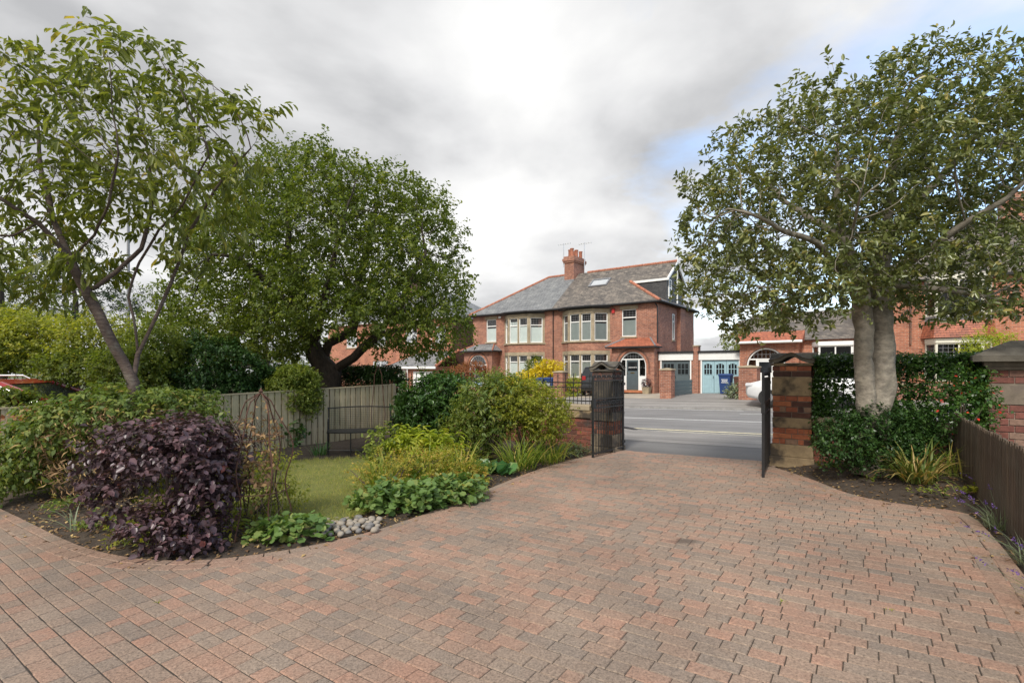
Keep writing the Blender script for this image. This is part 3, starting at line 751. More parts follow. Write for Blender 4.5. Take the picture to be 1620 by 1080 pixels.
# ================================================================== gate piers, walls, railing, gates
BR = {}
def brick_piece(name, mt, parent, c, size, ch=.004):
    key = (name, mt)+tuple(round(q, 3) for q in size)
    if key not in BR:
        l_, d_, h_ = size; mb = MB().chbox(-l_/2, l_/2, -d_/2, d_/2, -h_/2, h_/2, ch)
        o = mb.build(name, MATS[mt], parent); BR[key] = o.data
    else: o = link(name, BR[key], MATS[mt], parent)
    o.location = c; return o
def brick_ring(parent, mt, x0, x1, y0, y1, z, h, odd, name='brick', n=2):
    D = .1; j = .009; hh = h-j
    def run(a0, a1, fixed, axis, cuts):
        e_ = [a0+(a1-a0)*q for q in cuts]
        for a_, b_ in zip(e_[:-1], e_[1:]):
            l_ = b_-a_-j; m_ = (a_+b_)/2; jit = random.uniform(-.004, .004)
            o = brick_piece(name, mt, parent, (m_, fixed+jit, z+h/2) if axis == 0 else (fixed+jit, m_, z+h/2), (l_, D, hh))
            if axis: o.rotation_euler = (0, 0, math.pi/2)
    full = [i/n for i in range(n+1)]; half = [0]+[(i+.5)/n for i in range(n)]+[1]
    if odd:
        run(x0, x1, y0+D/2, 0, full); run(x0, x1, y1-D/2, 0, full); run(y0+D, y1-D, x0+D/2, 1, [0, .5, 1] if n > 1 else full); run(y0+D, y1-D, x1-D/2, 1, [0, .5, 1])
    else:
        run(x0+D, x1-D, y0+D/2, 0, half[:] if n > 1 else full); run(x0+D, x1-D, y1-D/2, 0, half); run(y0, y1, x0+D/2, 1, [0, .5, 1]); run(y0, y1, x1-D/2, 1, [0, .5, 1])
def vault_cap(parent, name, w, d, z, h, mt, over=.05):
    n = 16; V = []; F = []
    def b_(s): return math.exp(-((s-.5)/.23)**2)
    for j in range(n+1):
        for i in range(n+1):
            s_, t_ = i/n, j/n; e_ = min(s_, 1-s_, t_, 1-t_)
            zz_ = z+.055+h*max(b_(s_), b_(t_))*(1-.0*e_)
            V.append(((s_-.5)*(w+2*over), (t_-.5)*(d+2*over), zz_))
    for j in range(n):
        for i in range(n): F.append((j*(n+1)+i, j*(n+1)+i+1, (j+1)*(n+1)+i+1, (j+1)*(n+1)+i))
    # underside follows the arches on the faces with a thickness of 5 cm
    b0 = len(V)
    for j in range(n+1):
        for i in range(n+1):
            p = V[j*(n+1)+i]; V.append((p[0]*.97, p[1]*.97, max(z-.002, p[2]-.062)))
    for j in range(n):
        for i in range(n): F.append((b0+j*(n+1)+i, b0+(j+1)*(n+1)+i, b0+(j+1)*(n+1)+i+1, b0+j*(n+1)+i+1))
    def ix(i, j): return j*(n+1)+i
    for i in range(n):
        for a_, c_ in (((i, 0), (i+1, 0)), ((i+1, n), (i, n)), ((0, i+1), (0, i)), ((n, i), (n, i+1))):
            F.append((ix(*a_), ix(*c_), b0+ix(*c_), b0+ix(*a_)))
    mb = MB(); mb.add(V, F); return mb.build(name, MATS[mt], parent, None, True)
def gate_pier(label, u0, u1, v0, v1, zb, mt='pier_brick', st='pier_stone', layout=None, cap=True, grp=None, n=2):
    cu, cv = (u0+u1)/2, (v0+v1)/2; r = thing('gate_pier', label, 'gate pier', uvw(cu, cv, zb), RZ, grp)
    w, d = u1-u0, v1-v0; z = -.1; odd = 0
    for kind, h in layout:
        if kind == 'b':
            for q in range(h):
                brick_ring(r, mt, -w/2, w/2, -d/2, d/2, z, .0855, odd, n=n); z += .0855; odd ^= 1
        else:
            ov = {'s': .004, 'p': .025, 'q': .04}[kind]
            mb = MB().chbox(-w/2-ov, w/2+ov, -d/2-ov, d/2+ov, z+.003, z+h-.003, .008)
            for q, p in enumerate(mb.v):
                k_ = .006; mb.v[q] = (p[0]+random.uniform(-k_, k_), p[1]+random.uniform(-k_, k_), p[2])
            mb.build('stone_block', MATS[st], r); z += h
    MB().box(-w/2+.014, w/2-.014, -d/2+.014, d/2-.014, -.1, z).build('mortar_core', MATS['mortar'], r)
    return r, w, d, z
LAY = [('q', .18), ('p', .19), ('b', 3), ('s', .165), ('b', 4), ('s', .3), ('b', 2), ('p', .045)]
lp, w, d, z = gate_pier('sooty brick and stone gate pier left of the drive, behind the open iron gate', -4.74, -4.3, 8.97, 9.42, -.1, 'sooty_brick', 'sooty_stone', layout=[('q', .18), ('p', .24), ('b', 3), ('p', .17), ('b', 3), ('s', .36), ('b', 2), ('p', .045)])
vault_cap(lp, 'cap_stone', w, d, z, .11, 'pier_cap')
rp, w, d, z = gate_pier('brick and stone gate pier right of the drive, with black stained stone block', -1.52, -.98, 8.97, 9.47, .04, layout=LAY)
vault_cap(rp, 'cap_stone', w, d, z, .11, 'pier_cap')
np_, w, d, z = gate_pier('tall plum brick pier with flat stone cap beyond the brown paling fence', 1.0, 1.72, 8.85, 9.5, .0, 'plum_brick', 'plum_stone', [('q', .2), ('b', 11), ('s', .27), ('b', 2), ('p', .05)], n=3)
mb = MB(); ov = .17
mb.box(-w/2-.05, w/2+.05, -d/2-.05, d/2+.05, z, z+.06); mb.build('cap_moulding', MATS['plum_stone'], np_)
mb = MB().box(-w/2-ov, w/2+ov, -d/2-ov, d/2+ov, z+.06, z+.13)
b0 = [(-w/2-ov, -d/2-ov, z+.13), (w/2+ov, -d/2-ov, z+.13), (w/2+ov, d/2+ov, z+.13), (-w/2-ov, d/2+ov, z+.13)]; b1 = [(-.12, -.1, z+.33), (.12, -.1, z+.33), (.12, .1, z+.33), (-.12, .1, z+.33)]
mb.hexa([(p[0], p[1], p[2]+.001) for p in b0]+b1); mb.build('cap_stone', MATS['pier_cap'], np_)

def low_wall(label, u0, u1, ub, v0=9.02, v1=9.32, zt=.77):
    """wall with real bricks between ub[0] and ub[1], coursed material beyond"""
    cu = (u0+u1)/2; r = thing('garden_wall', label, 'garden wall', uvw(cu, v0, 0), RZ)
    dth = v1-v0; zb = -.22; rows = 8; h = .0855; z0 = .5-rows*h
    for q in range(rows):
        a_ = ub[0]-(.12 if q % 2 else 0)
        while a_ < ub[1]-.02:
            b_ = min(a_+.235, ub[1]); aa = max(a_, ub[0])
            if b_-aa > .03: brick_piece('brick', 'wall_brick', r, ((aa+b_)/2-cu, .05+random.uniform(-.003, .003), z0+(q+.5)*h), (round(b_-aa-.009, 3), .1, h-.009))
            a_ += .235
    MB().box(u0-cu, u1-cu, .012, dth-.01, zb-.3, .5).build('mortar_core', MATS['mortar'], r)
    if ub[0] > u0+.05: MB().box(u0-cu, ub[0]-cu, 0, dth, zb-.3, .498).build('brick_run', MATS['brick_dark'], r)
    if ub[1] < u1-.05: MB().box(ub[1]-cu, u1-cu, 0, dth, zb-.3, .498).build('brick_run', MATS['brick_dark'], r)
    a_ = u0
    while a_ < u1-.05:
        b_ = min(u1, a_+random.uniform(.55, .95)); mb = MB().chbox(a_-cu+.004, b_-cu-.004, -.03, dth+.03, .502, .655, .012)
        mb.v = [(p[0]+random.uniform(-.008, .008), p[1]+random.uniform(-.014, .014), p[2]) for p in mb.v]
        mb.build('stone_block', MATS['pier_stone'], r); a_ = b_
    a_ = u0
    while a_ < u1-.05:
        b_ = min(u1, a_+1.1); MB().chbox(a_-cu+.003, b_-cu-.003, -.05, dth+.05, .657, zt, .012).build('coping_stone', MATS['stone'], r); a_ = b_
    return r
low_wall('low brick wall with stone coping under the iron railing, left of the gate', -13.6, -4.76, (-7.0, -4.76))
low_wall('low brick wall with stone coping behind the holly bed, right of the gate', -.97, .99, (-.97, -.2))
# railing
r = thing('iron_railing', 'black iron railing with spiked bars on the low garden wall', 'railing', uvw(-9.2, 9.17, .77), RZ)
x0, x1 = -13.5+9.2, -4.78+9.2
for z_ in (.02+.05, .34, .44):
    MB().box(x0, x1, -.008, .008, z_-.012, z_+.012).build('rail', MATS['black_metal'], r)
tall = MB().tube([(0, 0, -.03), (0, 0, .55)], .008, 6); tall.lathe([(.002, .55), (.016, .565), (.01, .6), (.001, .65)], n=6)
short = MB().tube([(0, 0, -.03), (0, 0, .35)], .007, 6)
tb_ = None; sb_ = None; q = 0; x = x0+.05
while x < x1:
    src = tall if q % 2 == 0 else short
    if q < 2:
        o = src.build('bar', MATS['black_metal'], r)
        if q == 0: tb_ = o.data
        else: sb_ = o.data
    else: o = link('bar', tb_ if q % 2 == 0 else sb_, None, r)
    o.location = (x, 0, 0); x += .095; q += 1
# gates
def gate(label, hu, hv, ang, L, zb, grp='pair of iron gates'):
    r = thing('iron_gate', label, 'gate', uvw(hu, hv, zb), RZ+ang, grp)
    def bar(nm, *pts, rad=.008, n=6): return MB().tube(pts, rad, n).build(nm, MATS['black_metal'], r)
    H = 1.42
    MB().box(0, .035, -.018, .018, -.02, H+.1).build('hinge_stile', MATS['black_metal'], r)
    MB().box(L-.03, L, -.018, .018, -.07, H+.03).build('lock_stile', MATS['black_metal'], r)
    for z_ in (.03, .86, 1.02, 1.36): MB().box(.036, L-.031, -.014, .014, z_-.012, z_+.012).build('rail', MATS['black_metal'], r)
    n = 12; bm_ = None; rg = None; lk = None
    for i in range(1, n):
        x = .035+(L-.065)*i/n
        if bm_ is None:
            o = MB().tube([(0, 0, .0), (0, 0, 1.35)], .0085, 6).build('bar', MATS['black_metal'], r); bm_ = o.data
        else: o = link('bar', bm_, None, r)
        o.location = (x, 0, 0)
    for i in range(n):
        x = .035+(L-.065)*(i+.5)/n
        for z_, s_ in ((.94, 1), (1.42, .8)):
            if rg is None:
                mb = MB(); pts = []
                for k in range(26):
                    th = k/25*2*math.pi*1.6; rr = .044*(1-k/25*.72); pts.append((rr*math.cos(th), 0, rr*math.sin(th)))
                mb.tube(pts, .0065, 5); pts = [(-p[0]*.62+.02, 0, -p[2]*.62+.035) for p in pts]; mb.tube(pts, .0055, 5)
                o = mb.build('scroll', MATS['black_metal'], r); rg = o.data
            else: o = link('scroll', rg, None, r)
            o.location = (x, 0, z_); o.scale = (s_ if i % 2 else -s_, 1, s_)
    for z_ in (.14, 1.28): MB().box(-.04, .05, -.022, .022, z_-.025, z_+.025).build('hinge', MATS['black_metal'], r)
    MB().box(L-.09, L+.012, -.026, .026, .87, 1.01).build('latch_box', MATS['black_metal'], r)
    return r
gate('left iron gate swung open, seen broadside before the sooty pier', -4.255, 9.36, R(-94), 1.15, -.08)
gate('right iron gate swung open, seen almost edge on beside the stained pier', -1.57, 9.0, R(-84), 1.16, -.0)

# ================================================================== timber fences
FA = Vector((-2.98, 12.5)); FD = Vector((-.6, -.8))
fz = tz(-4.4, 10.6)
r = thing('timber_fence', 'weathered close board timber fence behind the bench and lawn', 'fence', (FA.x, FA.y, 0), math.atan2(FD.y, FD.x))
x = 0; bl = 8.6; q = 0; meb = None
while x < bl:
    ztop = 1.09-.023*x; w = random.uniform(.125, .15); zb = tz(*(FA+FD*x))-.02
    MB().hexa([(x, -.02, zb), (x+w-.022, -.02, zb), (x+w-.022, .005, zb), (x, .0, zb), (x, -.012, ztop), (x+w-.022, -.02, ztop+random.uniform(-.006, .004)), (x+w-.022, .005, ztop), (x, .0, ztop)]).build('board', MATS['fence_wood'], r)
    x += w
for z_ in (.2, .85): MB().hexa([(0, -.055, z_), (bl, -.055, z_-.2), (bl, -.022, z_-.2), (0, -.022, z_), (0, -.055, z_+.07), (bl, -.055, z_-.13), (bl, -.022, z_-.13), (0, -.022, z_+.07)]).build('rail', MATS['fence_wood'], r)
MB().hexa([(0, -.03, 1.094), (bl, -.03, .896), (bl, .022, .896), (0, .022, 1.094), (0, -.03, 1.12), (bl, -.03, .922), (bl, .022, .922), (0, .022, 1.12)]).build('capping_rail', MATS['fence_wood'], r)
for x in (.0, 2.4, 4.8, 7.2): MB().box(x, x+.09, -.15, -.056, -.4, 1.05-.023*x).build('post', MATS['fence_wood'], r)
MB().box(-.1, -.01, -.06, .05, -.35, 1.13).build('post', MATS['fence_wood'], r)
A2 = Vector((5.78, 6.62)); B2 = Vector((2.2, .9)); d2 = (B2-A2); L2 = d2.length
r = thing('paling_fence', 'low dark brown paling fence along the right edge of the drive', 'fence', (A2.x, A2.y, 0), math.atan2(d2.y, d2.x))
x = 0
while x < L2:
    ztop = .92-.031*x+random.uniform(-.01, .012); zb = tz(*(A2+d2.normalized()*x))-.05; w = random.uniform(.055, .07); t_ = .02
    MB().hexa([(x, -t_/2, zb), (x+w, -t_/2, zb), (x+w, t_/2, zb), (x, t_/2, zb), (x+.008, -t_/2, ztop), (x+w-.008, -t_/2, ztop), (x+w-.008, t_/2, ztop), (x+.008, t_/2, ztop)]).build('pale', MATS['pale_wood'], r)
    x += w+.012
for z_ in (.18, .62):
    MB().hexa([(0, .011, z_), (L2, .011, z_-.15), (L2, .05, z_-.15), (0, .05, z_), (0, .011, z_+.07), (L2, .011, z_-.08), (L2, .05, z_-.08), (0, .05, z_+.07)]).build('rail', MATS['pale_wood'], r)
#==HOUSES==
# ================================================================== houses across the street
class Panel:
    """vertical plane: s along a, z up, d outward along n"""
    def __init__(s, o, a_, n): s.o = Vector((o[0], o[1], 0)); s.a = Vector((a_[0], a_[1], 0)).normalized(); s.n = Vector((n[0], n[1], 0)).normalized()
    def p(s, q, z, d=0): return s.o+s.a*q+s.n*d+Vector((0, 0, z))
def pbox(mb, P, s0, s1, z0, z1, d0, d1):
    return mb.hexa([P.p(s0, z0, d1), P.p(s1, z0, d1), P.p(s1, z0, d0), P.p(s0, z0, d0), P.p(s0, z1, d1), P.p(s1, z1, d1), P.p(s1, z1, d0), P.p(s0, z1, d0)])
def pwall(mb, P, s0, s1, z0, z1, holes=(), depth=.12):
    xs = sorted({s0, s1}|{q for h in holes for q in h[:2]}); zs = sorted({z0, z1}|{q for h in holes for q in h[2:]})
    for a_, b_ in zip(xs[:-1], xs[1:]):
        for c_, e_ in zip(zs[:-1], zs[1:]):
            m_, k_ = (a_+b_)/2, (c_+e_)/2
            if any(h[0] < m_ < h[1] and h[2] < k_ < h[3] for h in holes): continue
            mb.quad(P.p(a_, c_), P.p(b_, c_), P.p(b_, e_), P.p(a_, e_))
    for a_, b_, c_, e_ in holes:
        for q in (((a_, c_), (b_, c_)), ((b_, c_), (b_, e_)), ((b_, e_), (a_, e_)), ((a_, e_), (a_, c_))):
            (s_, z_), (s2, z2) = q; mb.quad(P.p(s_, z_), P.p(s2, z2), P.p(s2, z2, -depth), P.p(s_, z_, -depth))
    return mb
def window(parent, P, s0, s1, z0, z1, cols=1, transom=.28, blind=0., depth=.1, fm='white_paint', leaded=True, sill=True, label=None, name='window'):
    """frame with panes; transom = share of the height above the transom bar"""
    fw = .055; mb = MB(); dd = -depth
    pbox(mb, P, s0, s1, z0, z0+fw, dd-.04, dd+.04); pbox(mb, P, s0, s1, z1-fw, z1, dd-.04, dd+.04)
    pbox(mb, P, s0, s0+fw, z0+fw, z1-fw, dd-.04, dd+.04); pbox(mb, P, s1-fw, s1, z0+fw, z1-fw, dd-.04, dd+.04)
    cw = (s1-s0-2*fw)/cols; zt = z1-(z1-z0)*transom if transom else None
    for c_ in range(1, cols): pbox(mb, P, s0+fw+cw*c_-fw*.5, s0+fw+cw*c_+fw*.5, z0+fw, z1-fw, dd-.035, dd+.035)
    if zt:
        for c_ in range(cols):
            pbox(mb, P, s0+fw+cw*c_+(fw*.5 if c_ else 0), s0+fw+cw*(c_+1)-(fw*.5 if c_ < cols-1 else 0), zt-fw*.6, zt+fw*.6, dd-.034, dd+.034)
    w = mb.build(name, MATS[fm], parent)
    if label: w['label'] = label
    for c_ in range(cols):
        a_, b_ = s0+fw+cw*c_, s0+fw+cw*(c_+1)
        for y0_, y1_ in (((z0+fw, zt), (zt, z1-fw)) if zt else ((z0+fw, z1-fw),)):
            MB().quad(P.p(a_, y0_, dd), P.p(b_, y0_, dd), P.p(b_, y1_, dd), P.p(a_, y1_, dd)).build('pane', MATS['glass'], w)
        if zt and leaded:
            mb = MB()
            for k in range(1, 4): s_ = a_+(b_-a_)*k/4; pbox(mb, P, s_-.006, s_+.006, zt+.03, z1-fw, dd+.001, dd+.01)
            for k in (1, 2): q = zt+(z1-fw-zt)*k/3; pbox(mb, P, a_, b_, q-.006, q+.006, dd+.0012, dd+.009)
            mb.build('leading', MATS['lead'], w)
    if blind:
        MB().quad(P.p(s0+.03, z0+.03, dd-.03), P.p(s1-.03, z0+.03, dd-.03), P.p(s1-.03, z0+(z1-z0)*blind, dd-.03), P.p(s0+.03, z0+(z1-z0)*blind, dd-.03)).build('blind', MATS['blind'], w)
    MB().quad(P.p(s0-.1, z0-.1, dd-.5), P.p(s1+.1, z0-.1, dd-.5), P.p(s1+.1, z1+.1, dd-.5), P.p(s0-.1, z1+.1, dd-.5)).build('room_shade', MATS['interior_shade'], w)  # dark sheet behind the panes, room shade put in as colour
    if sill: pbox(MB(), P, s0-.06, s1+.06, z0-.1, z0-.003, -depth, .06).build('sill', MATS['stone'], w)
    return w
def arch_wall(mb, P, s0, s1, z0, z1, c, rad, zs, depth=.18, n=18):
    """wall with a round headed opening: centre c, radius rad, springing zs"""
    L_ = [(c+rad*math.cos(math.pi*i/n), zs+rad*math.sin(math.pi*i/n)) for i in range(n+1)]
    mb.quad(P.p(s0, z0), P.p(c-rad, z0), P.p(c-rad, zs), P.p(s0, zs)); mb.quad(P.p(c+rad, z0), P.p(s1, z0), P.p(s1, zs), P.p(c+rad, zs))
    def outer(x, z):
        k = min((s1-c)/max(1e-6, x-c) if x > c else 1e9, (c-s0)/max(1e-6, c-x) if x < c else 1e9, (z1-zs)/max(1e-6, z-zs)); return (c+(x-c)*k, zs+(z-zs)*k)
    O_ = [outer(*q) for q in L_]; O_[0] = (s1, zs); O_[-1] = (s0, zs)
    for i in range(n):
        a_, b_ = O_[i], O_[i+1]; mb.quad(P.p(*L_[i]), P.p(*a_), P.p(*b_), P.p(*L_[i+1]))
        if abs(a_[0]-b_[0]) > 1e-4 and abs(a_[1]-b_[1]) > 1e-4:
            mb.quad(P.p(*a_), P.p(s1 if a_[0] > c else s0, z1), P.p(*b_))
    ring = [(c+rad, z0)]+L_+[(c-rad, z0)]
    for a_, b_ in zip(ring[:-1], ring[1:]): mb.quad(P.p(*a_), P.p(*b_), P.p(*b_, -depth), P.p(*a_, -depth))
    return mb
def arch_band(mb, P, c, r0, r1, zs, zbot, d0, d1, n=20):
    q = [(r1, zbot), *[None]*0]
    pts = [(1, zbot-zs)]+[(math.cos(math.pi*i/n), math.sin(math.pi*i/n)) for i in range(n+1)]
    o = [(c+r1, zbot)]+[(c+r1*math.cos(math.pi*i/n), zs+r1*math.sin(math.pi*i/n)) for i in range(n+1)]+[(c-r1, zbot)]
    i_ = [(c+r0, zbot)]+[(c+r0*math.cos(math.pi*i/n), zs+r0*math.sin(math.pi*i/n)) for i in range(n+1)]+[(c-r0, zbot)]
    for k in range(len(o)-1):
        mb.quad(P.p(*o[k], d1), P.p(*o[k+1], d1), P.p(*i_[k+1], d1), P.p(*i_[k], d1))
        mb.quad(P.p(*o[k], d0), P.p(*o[k], d1), P.p(*o[k+1], d1), P.p(*o[k+1], d0)); mb.quad(P.p(*i_[k], d0), P.p(*i_[k], d1), P.p(*i_[k+1], d1), P.p(*i_[k+1], d0))
    return mb
def arch_door(root, P, c, rad, z0, zs, door_mat, label):
    """white round headed frame with door, sidelight and fanlight"""
    zt = min(z0+1.84, zs+rad*.55); ri = rad-.07
    def half(z): return ri if z <= zs else math.sqrt(max(.01, ri*ri-(z-zs)**2))
    fr_ = MB(); arch_band(fr_, P, c, ri, rad-.005, zs, z0, -.16, -.06); hw_ = half(zt); pbox(fr_, P, c-hw_, c+hw_, zt-.035, zt+.035, -.15, -.07)
    pbox(fr_, P, c-.47, c-.41, z0, zt-.035, -.15, -.065); pbox(fr_, P, c+.35, c+.42, z0, zt-.035, -.15, -.065)
    pbox(fr_, P, c+.42, c+ri, z0, z0+.85, -.15, -.08); pbox(fr_, P, c-ri, c-.47, z0, z0+.85, -.15, -.08)
    dr = fr_.build('door_frame', MATS['white_paint'], root)
    a0 = math.asin(max(-1, min(1, (zt-zs)/ri))); n = 14; pts = [(c+ri*math.cos(a0+(math.pi-2*a0)*i/n), zs+ri*math.sin(a0+(math.pi-2*a0)*i/n)) for i in range(n+1)]
    MB().add([P.p(*q, -.11) for q in pts], [tuple(range(n+1))]).build('fanlight', MATS['glass'], dr)
    lead = MB()
    for k in range(-3, 4):
        x_ = c+k*hw_/4; h_ = zs+math.sqrt(max(.01, ri*ri-(x_-c)**2)); pbox(lead, P, x_-.009, x_+.009, zt+.035, h_, -.108, -.1)
    zk = zt+(zs+ri-zt)*.5; pbox(lead, P, c-half(zk), c+half(zk), zk-.009, zk+.009, -.107, -.099)
    lead.build('leading', MATS['lead'], dr)
    for a_, b_ in ((c+.42, c+ri), (c-ri, c-.47)):
        sg = 1 if a_ > c else -1; e_in, e_out = (a_, b_) if sg > 0 else (b_, a_); tw = c+sg*max(half(zt-.035), abs(e_in-c)+.01)
        MB().add([P.p(e_in, z0+.85, -.11), P.p(e_out, z0+.85, -.11), P.p(e_out, zs, -.11), P.p(c+sg*half((zs+zt)/2), (zs+zt)/2, -.11), P.p(tw, zt-.035, -.11), P.p(e_in, zt-.035, -.11)], [tuple(range(6))]).build('sidelight', MATS['glass'], dr)
    d = pbox(MB(), P, c-.41, c+.35, z0+.04, zt-.035, -.15, -.09).build('door', MATS[door_mat], root); d['label'] = label
    for k in range(6): s_ = c-.35+k*.11; pbox(MB(), P, s_, s_+.095, z0+.2, z0+.95, -.09, -.08).build('board', MATS[door_mat], d)
    pbox(MB(), P, c-.33, c+.27, z0+1.15, zt-.14, -.09, -.083).build('door_glass', MATS['dark_glass'], d)
    pbox(MB(), P, c-.15, c+.1, z0+1.0, z0+1.06, -.09, -.075).build('letter_plate', MATS['brass'], d)
    MB().tube([P.p(c-.35, z0+1.02, -.09), P.p(c-.35, z0+1.02, -.04)], .025, 8).build('door_knob', MATS['brass'], d)
    pbox(MB(), P, c-rad-.1, c+rad+.1, z0-.14, z0-.002, -.2, .3).build('door_step', MATS['terracotta'], root)
    MB().quad(P.p(c-rad, z0, -.7), P.p(c+rad, z0, -.7), P.p(c+rad, zs+rad, -.7), P.p(c-rad, zs+rad, -.7)).build('hall_shade', MATS['interior_shade'], root)  # dark sheet behind the door, painted shade instead of a modelled hall
PITCH = 2.95/3.75
def gutter(root, pts, nm='gutter'): return MB().tube(pts, .065, 8).build(nm, MATS['gutter'], root)

def semi(label, u0, sx, zb, slate, door_mat, door_label, right_roof):
    """one half of the pair: x runs from the party wall (0) outwards, mirrored by sx; y goes back from the front wall"""
    root = thing('semi_detached_house', label, 'house', uvw(u0, 29.4, 0), RZ)
    PF = Panel((0, 0), (sx, 0), (0, -1)); W_ = 7.3; E_ = 5.5; D_ = 7.0
    def v3(x, y, z): return (sx*x, y, z)
    m_ = MB(); uw = (5.02, 5.98, 3.5, 5.18)
    pwall(m_, PF, 0, W_, zb, E_, [uw, (1.25, 3.7, 3.3, 5.05), (1.25, 3.7, .85, 2.42), (5.4, 6.8, zb, 2.2)])
    PS = Panel((sx*W_, 0), (0, 1), (sx, 0)); sw = (2.6, 2.98, 3.35, 5.0)
    pwall(m_, PS, 0, D_, zb, E_+.1, [sw]); pwall(m_, Panel((0, D_), (sx, 0), (0, 1)), 0, W_, zb, E_)
    m_.build('wall', MATS['brick_front'], root)
    pbox(MB(), PS, 3.55, 4.5, zb, E_, 0, .22).build('chimney_breast', MATS['brick_front'], root)
    window(root, PS, *sw, 1, .3, leaded=False, depth=.02)
    window(root, PF, *uw, 1, .3, blind=.6)
    pbox(MB(), PF, 4.9, 6.1, 5.18, 5.4, -.1, .025).build('lintel', MATS['stone'], root)
    # two storey canted bay
    pts = [(.72, 0), (1.6, -.72), (3.35, -.72), (4.22, 0)]
    bay = MB().prism(pts, lambda x, y: v3(x, y, zb), lambda x, y: v3(x, y, .85)).build('bay_window', MATS['brick_front'], root)
    MB().prism(pts, lambda x, y: v3(x, y, 2.65), lambda x, y: v3(x, y, 3.2)).build('brick_panel', MATS['brick_front'], bay)
    big = [(.62, 0), (1.56, -.8), (3.39, -.8), (4.32, 0)]
    for (zlo, zhi) in ((.85, .95), (2.42, 2.65), (3.2, 3.3), (5.05, 5.32)): MB().prism(big if zhi-zlo < .15 else [(p[0], p[1]*1.04) for p in pts], lambda x, y: v3(x, y, zlo), lambda x, y: v3(x, y, zhi)).build('stone_band', MATS['stone'], bay)
    for k in range(3):
        a_, c_ = Vector(pts[k]), Vector(pts[k+1]); d_ = (c_-a_); L_ = d_.length; nn = Vector((d_.y, -d_.x)).normalized()
        P_ = Panel((sx*a_.x, a_.y), (sx*d_.x, d_.y), (sx*nn.x, nn.y))
        for (zlo, zhi) in ((.95, 2.42), (3.3, 5.05)):
            cells = [(.1, L_/2-.06), (L_/2+.06, L_-.1)] if k == 1 else [(.14, L_-.14)]
            e_ = [0]+[q for c2 in cells for q in c2]+[L_]
            for i in range(0, len(e_), 2): pbox(MB(), P_, e_[i], e_[i+1], zlo, zhi, -.16, .0).build('stone_mullion', MATS['stone'], bay)
            for c2 in cells: window(root, P_, c2[0], c2[1], zlo+.003, zhi-.003, 1, .3, blind=random.choice((.45, .62, .68, .7, .85)), sill=False)
    # porch with round arch
    PP = Panel((0, -.85), (sx, 0), (0, -1)); c = 6.1
    pm = MB(); arch_wall(pm, PP, 4.75, 7.45, zb, 2.85, c, .86, 1.66)
    for x_ in (4.75, 7.45): pm.quad(v3(x_, -.85, zb), v3(x_, 0, zb), v3(x_, 0, 2.85), v3(x_, -.85, 2.85))
    po = pm.build('porch', MATS['brick_front'], root)
    arch_band(MB(), PP, c, .87, .98, 1.66, 1.2, 0, .03).build('arch_ring', MATS['brick_orange'], po); arch_band(MB(), PP, c, 1.0, 1.1, 1.66, 1.2, 0, .018).build('arch_ring', MATS['brick_dark'], po)
    arch_door(root, PP, c, .85, zb+.24, 1.66, door_mat, door_label)
    ro = MB(); e0, e1, ey = 4.45, 7.62, -1.15
    ro.quad(v3(e0, ey, 2.83), v3(e1, ey, 2.83), v3(e1-.75, 0, 3.36), v3(e0+.75, 0, 3.36)); ro.quad(v3(e0, ey, 2.83), v3(e0+.75, 0, 3.36), v3(e0, 0, 2.83)); ro.quad(v3(e1, ey, 2.83), v3(e1, 0, 2.83), v3(e1-.75, 0, 3.36))
    pr_ = ro.build('porch_roof', MATS['clay_tile' if right_roof else 'slate_grey'], root)
    for a_, b2 in (((e0, ey, 2.84), (e0+.75, 0, 3.37)), ((e1, ey, 2.84), (e1-.75, 0, 3.37))): MB().tube([v3(*a_), v3(*b2)], .05, 6).build('hip_tile', MATS['ridge_tile' if not right_roof else 'lead'], pr_)
    sf = MB(); sf.box(min(sx*e0, sx*e1), max(sx*e0, sx*e1), ey, 0, 2.74, 2.82); sf.build('soffit', MATS['gutter'], pr_)
    # roof
    ez = 5.55; ey = -.28; rz_ = ez+PITCH*(3.5-ey)
    rf = MB()
    if right_roof:
        A_ = [(0, ey, ez), (7.58, ey, ez), (4.8, 1.85, ez+PITCH*(1.85-ey)), (7.32, 1.85, ez+PITCH*(1.85-ey)), (7.32, 3.5, rz_), (0, 3.5, rz_)]
        k = (1.85-ey)/(3.5-ey); A_[2] = (7.58-k*4.98, 1.85, ez+PITCH*(1.85-ey))
        rf.quad(*[v3(*q) for q in A_]); rf.quad(*[v3(q[0], 7-q[1], q[2]) for q in A_[::-1]])
        rf.quad(v3(7.58, ey, ez), v3(7.58, 7-ey, ez), v3(2.6, 3.5, rz_-.02))
    else:
        rf.quad(v3(0, ey, ez), v3(7.58, ey, ez), v3(2.6, 3.5, rz_), v3(0, 3.5, rz_)); rf.quad(v3(0, 7-ey, ez), v3(7.58, 7-ey, ez), v3(2.6, 3.5, rz_), v3(0, 3.5, rz_))
        rf.quad(v3(7.58, ey, ez), v3(7.58, 7-ey, ez), v3(2.6, 3.5, rz_))
    # roof over the bay
    by = -.98; rf.add([v3(.5, ey-.01, ez-.0), v3(1.5, by, ez-.06), v3(3.45, by, ez-.06), v3(4.45, ey-.01, ez), v3(3.6, .5, ez+.5), v3(1.35, .5, ez+.5)], [(0, 1, 5), (1, 2, 4, 5), (2, 3, 4)])
    roof = rf.build('roof', MATS[slate], root)
    so_ = MB(); so_.box(min(0, sx*7.52), max(0, sx*7.52), ey+.03, 7-ey-.03, ez-.1, ez-.03); so_.prism([(.55, ey), (1.53, by+.05), (3.42, by+.05), (4.4, ey)], lambda x, y: v3(x, y, ez-.2), lambda x, y: v3(x, y, ez-.07)); so_.build('soffit', MATS['gutter'], root)
